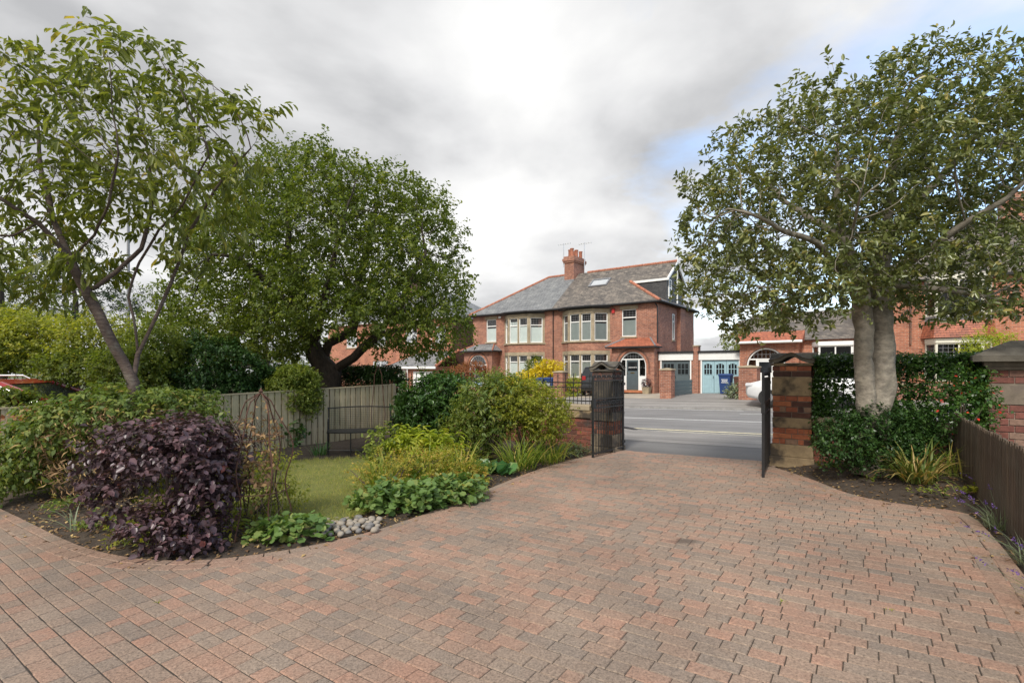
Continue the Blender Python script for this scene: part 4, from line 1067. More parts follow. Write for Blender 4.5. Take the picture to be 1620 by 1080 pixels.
    gutter(root, [v3(0, ey-.03, ez-.04), v3(.5, ey-.03, ez-.05), v3(1.5, by-.03, ez-.1), v3(3.45, by-.03, ez-.1), v3(4.45, ey-.03, ez-.05), v3(7.6, ey-.03, ez-.04)])
    gutter(root, [v3(7.62, ey, ez-.04), v3(7.62, 7, ez-.04)])
    def ridge(a_, b2, nm):
        a_, b2 = Vector(a_), Vector(b2); n_ = max(1, int((b2-a_).length/.45))
        for i in range(n_): MB().tube([v3(*a_.lerp(b2, i/n_)), v3(*a_.lerp(b2, (i+.97)/n_))], [.095, .105], 8).build(nm, MATS['ridge_tile'], roof)
    if right_roof:
        ridge((.75, 3.5, rz_), (7.32, 3.5, rz_), 'ridge_tile'); ridge((7.58, ey, ez), A_[2], 'hip_tile')
        fz_ = A_[2][2]
        # dormer built out over the hip
        dm = MB(); dm.quad(v3(A_[2][0], 1.9, fz_), v3(7.2, 1.9, fz_), v3(7.2, 1.9, 5.7)); dm.quad(v3(7.2, 1.9, 5.6), v3(7.2, 5.1, 5.6), v3(7.2, 5.1, fz_), v3(7.2, 3.5, rz_-.1), v3(7.2, 1.9, fz_))
        dm.quad(v3(A_[2][0], 5.1, fz_), v3(7.2, 5.1, fz_), v3(7.2, 5.1, 5.7)); do = dm.build('dormer', MATS['slate_hung'], root)
        MB().hexa([v3(4.75, 1.82, fz_-.16), v3(7.36, 1.82, fz_-.16), v3(7.36, 1.88, fz_-.16), v3(4.75, 1.88, fz_-.16), v3(4.75, 1.82, fz_-.01), v3(7.36, 1.82, fz_-.01), v3(7.36, 1.88, fz_-.01), v3(4.75, 1.88, fz_-.01)]).build('fascia', MATS['white_paint'], do)
        for y_ in (1.8, 5.2): MB().hexa([v3(7.26, y_, fz_-.16), v3(7.36, y_, fz_-.16), v3(7.36, 3.5, rz_-.2), v3(7.26, 3.5, rz_-.2), v3(7.26, y_, fz_), v3(7.36, y_, fz_), v3(7.36, 3.5, rz_-.02), v3(7.26, 3.5, rz_-.02)]).build('barge_board', MATS['white_paint'], do)
        PD = Panel((sx*7.2, 0), (0, 1), (sx, 0)); window(do, PD, 2.15, 2.62, 5.95, 7.15, 1, .45, depth=-.03, leaded=False, sill=False, name='dormer_window')
        MB().tube([v3(7.3, 3.55, 5.75), v3(7.3, 3.55, 9.1)], .05, 8).build('vent_pipe', MATS['white_paint'], do)
        # roof window
        def rp(x, t_, up_): y_ = ey+(3.5-ey)*t_; return Vector(v3(x, y_-up_*.62, ez+PITCH*(y_-ey)+up_*.78))
        sk = MB(); x0_, x1_, t0, t1 = 1.75, 3.15, .52, .72
        for (a_, b2, c2, d2_) in ((x0_, x1_, t0, t0+.02), (x0_, x1_, t1-.02, t1), (x0_, x0_+.1, t0+.02, t1-.02), (x1_-.1, x1_, t0+.02, t1-.02)):
            sk.hexa([rp(a_, c2, .0), rp(b2, c2, 0), rp(b2, d2_, 0), rp(a_, d2_, 0), rp(a_, c2, .09), rp(b2, c2, .09), rp(b2, d2_, .09), rp(a_, d2_, .09)])
        ro_ = sk.build('roof_window', MATS['lead'], roof); MB().quad(rp(x0_+.09, t0+.02, .05), rp(x1_-.09, t0+.02, .05), rp(x1_-.09, t1-.02, .05), rp(x0_+.09, t1-.02, .05)).build('pane', MATS['sky_glass'], ro_)
        pbox(MB(), PF, 4.38, 4.56, 5.0, 5.28, 0, .08).build('alarm_box', MATS['red_box'], root)
        MB().tube([v3(7.2, -.1, 5.45), v3(7.34, -.06, 5.2), v3(7.34, -.06, 2.9)], .04, 8).build('downpipe', MATS['gutter'], root)
    else:
        ridge((.05, 3.5, rz_), (2.6, 3.5, rz_), 'ridge_tile'); ridge((7.58, ey, ez), (2.6, 3.5, rz_), 'hip_tile')
        # chimney stack shared by the pair
        ch = MB(); ch.box(-.75, .03, 2.7, 4.3, 7.2, 9.25); co = ch.build('chimney', MATS['brick_front'], root)
        MB().box(-.82, .1, 2.63, 4.37, 9.253, 9.36).box(-.87, .15, 2.58, 4.42, 9.363, 9.55).box(-.8, .08, 2.65, 4.35, 9.553, 9.72).build('corbel', MATS['brick_front'], co)
        MB().box(-.8, .08, 2.65, 2.695, 7.5, 8.0).build('flashing', MATS['lead'], co)
        for i in range(5): MB().lathe([(.15, 0), (.13, .08), (.125, .5), (.15, .52), (.15, .58), (.1, .58)], (-.55 if i % 2 else -.2, 2.85+i*.32, 9.71), 12).build('chimney_pot', MATS['ridge_tile'], co)
        for x_, y_, h_ in ((-.85, 2.75, 10.75), (.2, 4.0, 10.9)):
            ae = MB().tube([(x_, y_, 9.0), (x_, y_, h_)], .03, 5)
            ae.tube([(x_-.45, y_, h_-.08), (x_+.4, y_+.3, h_)], .022, 4)
            for k in range(6): q = Vector((x_-.45, y_, h_-.08)).lerp(Vector((x_+.4, y_+.3, h_)), k/5); ae.tube([q+Vector((-.05, .14, 0)), q+Vector((.05, -.14, 0))], .014, 4)
            ae.build('aerial', MATS['steel'], co)
        MB().tube([v3(.0, -.05, 5.45), v3(.0, -.05, .4)], .035, 8).build('downpipe', MATS['gutter'], root)
        pbox(MB(), PF, 4.55, 4.75, 5.22, 5.35, 0, .07).build('alarm_box', MATS['white_paint'], root)
    return root
semi('right half of the brick pair, brown slate roof, dark dormer and slate grey front door', -18.5, 1, -.02, 'slate_brown', 'slate_door', 'dark slate grey front door', True)
semi('left half of the brick pair, smooth grey slate roof and pale blue front door', -18.5, -1, -.3, 'slate_grey', 'pale_blue', 'pale blue front door', False)

# garages between the houses
def garage(label, u0, u1, v, zb, dm, leaves, arched, rz_):
    root = thing('garage', label, 'garage', uvw(u0, v, 0), RZ); w = u1-u0; P_ = Panel((0, 0), (1, 0), (0, -1))
    m_ = MB(); pwall(m_, P_, 0, w, zb, 2.2, [(.1, w-.1, zb, 1.98)]); pwall(m_, Panel((w, 0), (0, 1), (1, 0)), 0, 5, zb, 2.3); pwall(m_, Panel((0, 5), (1, 0), (0, 1)), 0, w, zb, 2.3); m_.quad((0, 0, zb), (0, 5, zb), (0, 5, 2.3), (0, 0, 2.3))
    m_.build('wall', MATS['brick_front'], root)
    f_ = MB(); pbox(f_, P_, .1, .17, zb, 1.98, -.1, .03); pbox(f_, P_, w-.17, w-.1, zb, 1.98, -.1, .03); f_.build('door_frame', MATS['white_paint'], root)
    for k in range(4): pbox(MB(), P_, 0, w, 1.99+k*.1, 2.085+k*.1, .002, .06-.006*k).build('fascia_board', MATS['white_paint'], root)
    MB().box(-.05, w+.05, -.12, 5, 2.4, 2.5).build('roof', MATS['gutter'], root)
    lw = (w-.34)/leaves
    for k in range(leaves):
        a_ = .17+lw*k; d = pbox(MB(), P_, a_+.008, a_+lw-.008, zb+.03, 1.975, -.09, -.04).build('garage_door', MATS[dm], root)
        nb = max(4, int(lw/.12)); zt = 1.12
        for i in range(nb): s_ = a_+.03+(lw-.06)*i/nb; pbox(MB(), P_, s_+.004, s_+(lw-.06)/nb-.004, zb+.12, zt-.02, -.04, -.025).build('board', MATS[dm], d)
        x0_, x1_ = a_+.1, a_+lw-.1
        pbox(MB(), P_, x0_, x1_, zt+.05, 1.8, -.04, -.034).build('window_glass', MATS['dark_glass'], d)
        gb = MB(); nc = 3 if lw < .85 else 4
        for i in range(nc+1): s_ = x0_+(x1_-x0_)*i/nc; pbox(gb, P_, s_-.016, s_+.016, zt+.03, 1.82, -.034, -.02)
        for z_ in (zt+.05, (zt+1.85)/2, 1.8): pbox(gb, P_, x0_, x1_, z_-.016, z_+.016, -.033, -.019)
        if arched:
            for sgn in (0, 1): pbox(gb, P_, x0_ if not sgn else x1_-.1, x0_+.1 if not sgn else x1_, 1.72, 1.79, -.033, -.018)
        gb.build('glazing_bar', MATS[dm], d)
        MB().box(a_+lw-.06, a_+lw-.03, .01, .035, .95, 1.1).build('handle', MATS['black_metal'], d)
    return root
garage('lean to garage with dark grey doors beside the slate door house', -11.0, -9.0, 29.15, -.02, 'slate_door', 2, False, 2.4)
garage('garage with pale blue double doors and small arched panes', -8.68, -6.4, 29.15, .04, 'blue_door', 3, True, 2.4)
r = thing('brick_pier', 'slim brick pier between the two garages', 'brick pier', uvw(-8.84, 29.1, 0), RZ); MB().box(-.14, .14, 0, .4, -.1, 2.75).build('shaft', MATS['brick_front'], r); MB().box(-.17, .17, -.03, .43, 2.752, 2.82).build('cap', MATS['stone'], r)

# house on the right, mostly behind the holly
root = thing('brick_house', 'brick house behind the holly tree with white bays and red tiled skirt', 'house', uvw(-6.3, 29.4, 0), RZ)
P_ = Panel((0, 0), (1, 0), (0, -1)); m_ = MB()
pwall(m_, P_, 5.3, 16, -.1, 5.5, [(7.7, 9.4, 1.0, 2.7), (7.7, 9.4, 3.9, 5.3)]); pwall(m_, P_, 0, 5.3, -.1, 2.95, [(3.35, 4.9, 1.0, 2.6)]); pwall(m_, Panel((0, 0), (0, 1), (-1, 0)), 0, 7, -.1, 2.95); pwall(m_, Panel((5.3, 0), (0, 1), (-1, 0)), 0, 7, 2.9, 5.5); pwall(m_, Panel((16, 0), (0, 1), (1, 0)), 0, 7, -.1, 5.5); pwall(m_, Panel((0, 7), (1, 0), (0, 1)), 0, 16, -.1, 2.9); pwall(m_, Panel((5.3, 7), (1, 0), (0, 1)), 0, 10.7, 2.9, 5.5)
m_.build('wall', MATS['brick_orange'], root)
pp = Panel((0, -.6), (1, 0), (0, -1)); pm = MB(); arch_wall(pm, pp, -.15, 2.6, -.1, 2.85, 1.1, .92, 1.66); pm.quad((2.6, -.6, -.1), (2.6, 0, -.1), (2.6, 0, 2.85), (2.6, -.6, 2.85)); pm.quad((-.15, -.6, -.1), (-.15, 0, -.1), (-.15, 0, 2.85), (-.15, -.6, 2.85)); po = pm.build('porch', MATS['brick_orange'], root)
arch_band(MB(), pp, 1.1, .93, 1.06, 1.66, 1.2, 0, .03).build('arch_ring', MATS['brick_front'], po)
arch_door(root, pp, 1.1, .91, .15, 1.66, 'white_paint', 'white glazed porch door')
MB().hexa([(-.3, -.9, 2.86), (2.8, -.9, 2.86), (2.8, 0, 2.86), (-.3, 0, 2.86), (-.3, -.9, 2.92), (2.8, -.9, 2.92), (2.8, 0, 3.45), (-.3, 0, 3.45)]).build('porch_roof', MATS['clay_tile'], root)
gutter(root, [(-.3, -.95, 2.86), (2.8, -.95, 2.86)], 'porch_gutter').data.materials[0] = MATS['white_paint']
def bay2(x0_, x1_, skirt, fm):
    q = [(x0_-.35, 0), (x0_, -.6), (x1_, -.6), (x1_+.35, 0)]
    b_ = MB().prism(q, lambda x, y: (x, y, -.1), lambda x, y: (x, y, .95)); bay = b_.build('bay_window', MATS['brick_orange'], root)
    if skirt:
        for k in range(7):
            z_ = 2.85+.1*k; o_ = .16-.02*k; big = [(x0_-.35-o_, 0), (x0_-o_*.5, -.6-o_), (x1_+o_*.5, -.6-o_), (x1_+.35+o_, 0)]; sm = [(x0_-.35-o_+.04, 0), (x0_-o_*.5+.02, -.6-o_+.05), (x1_+o_*.5-.02, -.6-o_+.05), (x1_+.35+o_-.04, 0)]
            n_ = 4; MB().add([(x, y, z_) for x, y in big]+[(x, y, z_+.125) for x, y in sm], [(i, i+1, 5+i, 4+i) for i in range(3)]+[(0, 1, 2, 3), (4, 5, 6, 7)]).build('tile_course', MATS['clay_tile'], bay)
        MB().prism([(p[0], p[1]*.98) for p in q], lambda x, y: (x, y, 3.56), lambda x, y: (x, y, 3.8)).build('lead_apron', MATS['lead'], bay)
    else: MB().prism([(p[0], p[1]*1.1) for p in q], lambda x, y: (x, y, 2.62), lambda x, y: (x, y, 2.75)).build('bay_roof', MATS['white_paint'], bay)
    lev = [(.95, 2.62)]+([(3.8, 5.35)] if skirt else [])
    for zlo, zhi in lev:
        for i in range(3):
            a_, c_ = Vector(q[i]), Vector(q[i+1]); d_ = c_-a_; nn = Vector((d_.y, -d_.x)).normalized(); pn = Panel(a_, d_, nn)
            window(root, pn, 0.02, d_.length-.02, zlo+.003, zhi-.003, 2 if i == 1 else 1, .33, blind=.0, depth=.05, fm=fm, leaded=(fm == 'cream_paint'), sill=False)
        MB().prism([(p[0], p[1]*1.06) for p in q], lambda x, y: (x, y, zhi+.002), lambda x, y: (x, y, zhi+.2)).build('bay_head', MATS[fm], bay)
bay2(3.45, 4.85, False, 'white_paint'); bay2(7.85, 9.4, True, 'cream_paint')
rf = MB(); rf.quad((-.3, -.25, 2.95), (5.3, -.25, 2.95), (5.3, 3.2, 4.7), (-.3, 3.2, 4.7)); rf.quad((-.3, 7.2, 2.95), (5.3, 7.2, 2.95), (5.3, 3.2, 4.7), (-.3, 3.2, 4.7)); rf.quad((-.29, -.2, 2.95), (-.29, 7.2, 2.95), (-.29, 3.2, 4.69)); rf.build('low_roof', MATS['slate_brown'], root)
MB().tube([(7.0, -.06, 5.4), (7.0, -.06, 2.6)], .04, 8).build('downpipe', MATS['brick_dark'], root)
rf = MB(); rf.quad((5, -.3, 5.5), (16.3, -.3, 5.5), (12, 3.5, 8.5), (9, 3.5, 8.5)); rf.quad((5, 7.3, 5.5), (16.3, 7.3, 5.5), (12, 3.5, 8.5), (9, 3.5, 8.5)); rf.quad((5, -.3, 5.5), (5, 7.3, 5.5), (9, 3.5, 8.5)); rf.quad((16.3, -.3, 5.5), (16.3, 7.3, 5.5), (12, 3.5, 8.5)); rf.build('roof', MATS['slate_brown'], root)
MB().box(5.02, 16.28, -.28, 7.28, 5.4, 5.49).build('soffit', MATS['gutter'], root)
MB().box(10.4, 11.2, 3, 4.2, 7.5, 9.6).build('chimney', MATS['brick_front'], root)
# house on the left
root = thing('brick_house', 'brick house left of the pair with soot stained side wall', 'house', uvw(-28.0, 29.4, 0), RZ)
P_ = Panel((0, 0), (-1, 0), (0, -1)); m_ = MB(); hs = [(.75, 1.95, 3.55, 4.95), (4.1, 5.6, 3.5, 5.0), (8.2, 9.8, 3.5, 5.0), (7.9, 10.0, .5, 2.2), (12.4, 14, 3.5, 5)]
pwall(m_, P_, 0, 17, -1.1, 5.75, hs); pwall(m_, Panel((-17, 0), (0, 1), (-1, 0)), 0, 7, -1.1, 5.75); pwall(m_, Panel((0, 7), (-1, 0), (0, 1)), 0, 17, -1.1, 5.75); m_.build('wall', MATS['brick_orange'], root)
pwall(MB(), Panel((0, 0), (0, 1), (1, 0)), 0, 7, -1.1, 5.75).build('side_wall', MATS['brick_dark'], root)
for h in hs: window(root, P_, *h, 2, .4, leaded=True)
rf = MB(); rf.quad((.3, -.3, 5.75), (-17.3, -.3, 5.75), (-13, 3.5, 8.6), (-4.3, 3.5, 8.6)); rf.quad((.3, 7.3, 5.75), (-17.3, 7.3, 5.75), (-13, 3.5, 8.6), (-4.3, 3.5, 8.6)); rf.quad((.3, -.3, 5.75), (.3, 7.3, 5.75), (-4.3, 3.5, 8.6)); rf.quad((-17.3, -.3, 5.75), (-17.3, 7.3, 5.75), (-13, 3.5, 8.6)); rf.build('roof', MATS['slate_grey'], root)
MB().box(-17.25, .25, -.25, 7.25, 5.62, 5.73).build('soffit', MATS['white_paint'], root); MB().tube([(-2.3, -.06, 5.6), (-2.3, -.06, 2.8)], .04, 8).build('downpipe', MATS['white_paint'], root)
MB().box(-9, -8.2, 3, 4.3, 7.8, 9.9).build('chimney', MATS['brick_dark'], root)
root = thing('garage', 'low garage with grey slate roof and white fascia, left of the pair', 'garage', uvw(-27.6, 27.2, 0), RZ)
P_ = Panel((0, 0), (-1, 0), (0, -1)); m_ = MB(); pwall(m_, P_, 0, 5.2, -1.05, 1.66, [(.4, 2.6, -1.05, 1.3), (3.4, 4.4, -.2, 1.4)]); pwall(m_, Panel((0, 0), (0, 1), (1, 0)), 0, 3, -1.05, 1.66); pwall(m_, Panel((-5.2, 0), (0, 1), (-1, 0)), 0, 3, -1.05, 1.66); m_.build('wall', MATS['brick_orange'], root)
rf = MB(); rf.quad((.3, -.3, 1.68), (-5.5, -.3, 1.68), (-4.0, 2.2, 2.9), (.3, 2.2, 2.9)); rf.quad((-5.5, -.3, 1.68), (-5.5, 2.2, 1.68), (-4, 2.2, 2.9)); ro_ = rf.build('roof', MATS['slate_grey'], root)
MB().tube([(.28, -.3, 1.72), (.28, 2.2, 2.94)], .12, 8).build('verge_tile', MATS['ridge_tile'], ro_); MB().tube([(-5.5, -.3, 1.7), (-4, 2.2, 2.92)], .07, 8).build('hip_tile', MATS['ridge_tile'], ro_)
MB().box(-5.45, .25, -.34, -.26, 1.5, 1.67).build('fascia', MATS['white_paint'], root); MB().tube([(-3.0, -.2, 1.5), (-3.0, -.2, -1)], .05, 8).build('downpipe', MATS['white_paint'], root)
for k in range(5): pbox(MB(), P_, .4, 2.6, -1.05+k*.47, -.6+k*.47, -.09, -.05).build('door_panel', MATS['white_paint'], root)
window(root, P_, 3.4, 4.4, -.2, 1.4, 2, .4, leaded=False)
# far roof line between the houses
root = thing('brick_house', 'distant dark roofed house seen between pair and right house', 'house', uvw(-9, 48, 0), RZ)
MB().box(-2, 9, 0, 6, -1, 4.4).build('wall', MATS['brick_dark'], root)
MB().hexa([(-2.4, -.4, 4.4), (9.4, -.4, 4.4), (9.4, 6.4, 4.4), (-2.4, 6.4, 4.4), (-2.4, 2.6, 6.0), (9.4, 2.6, 6.0), (9.4, 3.2, 6.0), (-2.4, 3.2, 6.0)]).build('roof', MATS['slate_brown'], root)
MB().box(1, 1.8, 2.4, 3.4, 5.6, 7.3).build('chimney', MATS['brick_dark'], root)
# boundary pillars and low walls across the street
def pillar(label, u, v, w, h):
    zb = terrain(u, v); r = thing('gate_pillar', label, 'brick pillar', uvw(u, v, zb), RZ, 'brick pillars across the street')
    MB().chbox(-w/2, w/2, -w/2, w/2, -.1, h, .01).build('shaft', MATS['brick_front'], r)
    c_ = MB().chbox(-w/2-.04, w/2+.04, -w/2-.04, w/2+.04, h+.002, h+.07, .015); c_.hexa([(-w/2, -w/2, h+.071), (w/2, -w/2, h+.071), (w/2, w/2, h+.071), (-w/2, w/2, h+.071), (-.05, -.05, h+.12), (.05, -.05, h+.12), (.05, .05, h+.12), (-.05, .05, h+.12)]); c_.build('cap', MATS['stone'], r)
pillar('brick pillar in front of the dark grey garage doors', -8.85, 24.6, .55, 1.4); pillar('brick pillar right of the blue bin by the white car', -5.1, 24.6, .75, 1.42)
pillar('brick pillar beside the golden bush and black car', -15.0, 24.6, .6, 1.42)
def lowwall(label, u0, u1, v, h):
    r = thing('front_wall', label, 'wall', uvw(u0, v, 0), RZ); n_ = 6
    for i in range(n_):
        a_, b2 = (u1-u0)*i/n_, (u1-u0)*(i+1)/n_; z_ = terrain(u0+(a_+b2)/2, v); MB().box(a_, b2-.002, 0, .25, z_-.15, z_+h).build('wall_section', MATS['brick_front'], r); MB().box(a_, b2-.002, -.03, .28, z_+h+.002, z_+h+.07).build('coping', MATS['stone'], r)
lowwall('low brick front wall under the golden bush', -24.5, -15.35, 24.5, .62); lowwall('low brick front wall beside the white car', -4.7, 9, 24.5, .6)
r = thing('iron_fence', 'dark slatted side fence leading to the dark grey garage', 'fence', uvw(-8.75, 24.9, terrain(-8.75, 26)), RZ)
for k in range(4): MB().box(-.03, .0, k*1.02, k*1.02+.06, -.1, .86).build('post', MATS['slate_door'], r)
for k in range(4): MB().box(-.0, .025, 0, 3.2, .08+k*.19, .25+k*.19).build('slat', MATS['slate_door'], r)
#==OBJECTS==
# ================================================================== bench, plant support, bins, cars, lamp post
bp = spot(568, 722); bz = bp.z+.03
r = thing('garden_bench', 'black metal mesh garden bench on the lawn before the fence', 'bench', (bp.x, bp.y+.1, bz), R(18))
BW = 1.2; bl_ = MATS['black_metal']
def arc(x): return -.16*(1-(2*x/BW)**2)
xs_ = [-BW/2+BW*i/12 for i in range(13)]
seat = MB()
for i in range(12):
    a_, b_ = xs_[i], xs_[i+1]
    seat.hexa([(a_, arc(a_)-.03, .415), (b_, arc(b_)-.03, .415), (b_, .42, .415), (a_, .42, .415), (a_, arc(a_)-.03, .44), (b_, arc(b_)-.03, .44), (b_, .42, .44), (a_, .42, .44)])
seat.build('seat', bl_, r)
for x in (-BW/2+.02, -.18, .18, BW/2-.02):
    MB().tube([(x, arc(x), 0), (x, arc(x), .415)], .012, 6).build('leg', bl_, r)
for x in (-BW/2+.02, BW/2-.02):
    MB().tube([(x, .41, 0), (x, .41, .45), (x, .45, .86)], .012, 6).build('leg', bl_, r)
    MB().tube([(x, .0, .44), (x, .0, .62), (x, .1, .66), (x, .43, .66)], .01, 6).build('armrest', bl_, r)
MB().tube([(x, .45+.02*math.cos(x*4), .84+.02*math.cos(x*2.6)) for x in xs_], .012, 6).build('top_rail', bl_, r)
mesh = MB()
for i in range(30):
    x = -BW/2+.03+(BW-.06)*i/29; mesh.tube([(x, .42, .44), (x, .45, .85)], .0022, 4)
for k in range(11): z_ = .47+.035*k; mesh.tube([(-BW/2+.02, .422+k*.0027, z_), (BW/2-.02, .422+k*.0027, z_)], .0022, 4)
mesh.build('mesh_back', bl_, r)
MB().tube([(-BW/2+.02, 0, .1), (-.18, arc(.18), .1), (.18, arc(.18), .1), (BW/2-.02, 0, .1)], .007, 5).build('stretcher', bl_, r)
# obelisk with dead climber
ob = spot(408, 846); r = thing('plant_obelisk', 'rusty wire plant obelisk with wavy legs beside the purple bush', 'plant support', ob)
apx = Vector((.03, 0, 1.4))
for k in range(6):
    an = k*math.pi/3+.3; pts = []
    for i in range(17):
        f = i/16; rr = .27*(1-max(0, f-.62)**2*6.0)+.035*math.sin(f*13+k*.4); rr = max(rr, .0) if f < .98 else 0
        pts.append((rr*math.cos(an)+.03*f, rr*math.sin(an), 1.4*f))
    pts[-1] = apx; MB().tube(pts, .0065, 6).build('leg', MATS['rust'], r)
for z_, rr in ((.45, .285), (.95, .245)): MB().tube([(rr*math.cos(q*math.pi/9), rr*math.sin(q*math.pi/9), z_) for q in range(19)], .005, 5).build('hoop', MATS['rust'], r)
MB().lathe([(.003, 1.38), (.022, 1.41), (.0, 1.45)], (.03, 0, 0), 8).build('finial', MATS['rust'], r)
P, O = blob_points([((ob.x, ob.y, ob.z+.95), (.2, .2, .3)), ((ob.x-.1, ob.y, ob.z+.6), (.22, .2, .3))], 190, .2); a_ = shoot_leaves(P, O+RNG.normal(size=P.shape)*.5, 3, .1, .05, .025, .5)
cl = thing('climber', 'withered climbing plant tangled on the rusty obelisk', 'climbing plant', ob); leaf_object('foliage', *a_[:5], (T4, F4), MATS['dry_leaf'], cl, ob, a_[5])
mb = MB()
for k in range(16):
    an = random.random()*6.3; pts = [Vector((ob.x+.1*math.cos(an), ob.y+.1*math.sin(an), ob.z))]
    for i in range(8): an += random.uniform(-.7, .9); pts.append(Vector((ob.x+random.uniform(.1, .3)*math.cos(an), ob.y+random.uniform(.1, .28)*math.sin(an), ob.z+(i+1)*.145)))
    mb.tube(pts, .003, 4)
mb.build('stems', MATS['twig'], cl, ob)
# trellis arch of the climber behind the fence top
r = thing('hoop_support', 'thin rusty wire hoop rising over the timber fence', 'plant support', at(583, 640, 11.7)+Vector((.25, -.1, 0)))
for dx_ in (-.1, .1): MB().tube([(dx_*1.2, 0, -.8), (dx_*1.6, 0, -.2), (dx_, 0, .4), (dx_*.8, 0, .7), (0, 0, .92)], .008, 5).build('wire', MATS['rust'], r)
# cobbles
COB = []
for k in range(78):
    for _ in range(30):
        px, py = random.uniform(497, 600), random.uniform(822, 850)
        py = min(py, 858-(px-500)*.2+random.uniform(-3, 3)); q = spot(px, py); s_ = random.uniform(.028, .055)
        if all((q-c_[0]).length > (s_+c_[1])*.82 for c_ in COB) and dist_line(q.to_2d(), left) > .05: COB.append((q, s_)); break
cms = []
for k in range(6):
    mb = MB(); V = []; F = []
    for j in range(1, 6):
        for i in range(9):
            th, ph = math.pi*j/6, 2*math.pi*i/9; d_ = Vector((math.sin(th)*math.cos(ph), math.sin(th)*math.sin(ph), math.cos(th))); q = 1+.22*noise.noise(d_*1.3+Vector((k*3, 0, 0))); V.append((d_.x*q, d_.y*q*.8, d_.z*q*.62))
    for j in range(4):
        for i in range(9): F.append((j*9+i, j*9+(i+1) % 9, (j+1)*9+(i+1) % 9, (j+1)*9+i))
    F += [tuple(range(9))[::-1], tuple(range(36, 45))]; mb.add(V, F); cms.append((mb, ['cobble_pale', 'cobble_grey'][k % 3 == 2], None))
data = {}
for i, (q, s_) in enumerate(COB):
    k = i % 6
    if k not in data: o = cms[k][0].build('cobble', MATS[cms[k][1]], None, None, True); data[k] = o.data
    else: o = link('cobble', data[k], None)
    o.location = q+Vector((0, 0, .012+s_*.3)); o.scale = (s_, s_, s_); o.rotation_euler = (random.uniform(-.2, .2), random.uniform(-.2, .2), random.random()*6.3)
    tag(o, 'rounded cobble in the small stone patch beside the drive edge', 'cobble', 'cobbles by the drive edge')
# wheeled bins
def bin_(label, u, v, mt, h=1.05, rz=0):
    zb = terrain(u, v)+.052; r = thing('wheeled_bin', label, 'bin', uvw(u, v, zb), RZ+rz, 'wheeled bins across the street')
    def ring(w, d, z, y=0): return [(-w/2, y-d/2, z), (w/2, y-d/2, z), (w/2, y+d/2, z), (-w/2, y+d/2, z)]
    k = h/1.05
    MB().hexa(ring(.46*k, .5*k, .03)+ring(.57*k, .66*k, h-.09)).build('body', MATS[mt], r)
    MB().hexa(ring(.61*k, .72*k, h-.088)+ring(.61*k, .72*k, h-.03)).hexa(ring(.6*k, .7*k, h-.029)+ring(.5*k, .5*k, h+.02)).build('lid', MATS[mt], r)
    MB().tube([(-.27*k, .4*k, h-.07), (.27*k, .4*k, h-.07)], .02, 6).build('handle', MATS[mt], r)
    for s_ in (-1, 1): MB().tube([(s_*.2*k, .27*k, .1), (s_*.27*k, .27*k, .1)], .1, 12).build('wheel', MATS['tyre'], r)
    if mt == 'bin_blue':
        pm = MB()
        for j, wd in enumerate((.3, .24, .3)):
            x = -wd/2
            while x < wd/2:
                w_ = random.uniform(.025, .05); yy = -.3-.026*j*0; z_ = .74-j*.075; yo = -(.25+(.33-.25)*(z_-.03)/(h-.12))*k-.006
                pm.hexa([(x, yo-.004, z_), (x+w_, yo-.004, z_), (x+w_, yo+.004, z_), (x, yo+.004, z_), (x, yo-.011, z_+.045), (x+w_, yo-.011, z_+.045), (x+w_, yo-.003, z_+.045), (x, yo-.003, z_+.045)]); x += w_+.012
        pm.build('printed_mark', MATS['print_white'], r)
    return r
bin_('dark blue wheeled bin standing before the pale blue garage doors', -7.0, 28.2, 'bin_blue'); bin_('brown wheeled bin just right of the blue one by the garage', -6.35, 28.4, 'bin_brown', .9)
bin_('left of two dark blue bins behind the golden bush railing', -16.9, 25.6, 'bin_blue'); bin_('right of two dark blue bins, next to the far brick pillar', -16.2, 25.5, 'bin_blue')
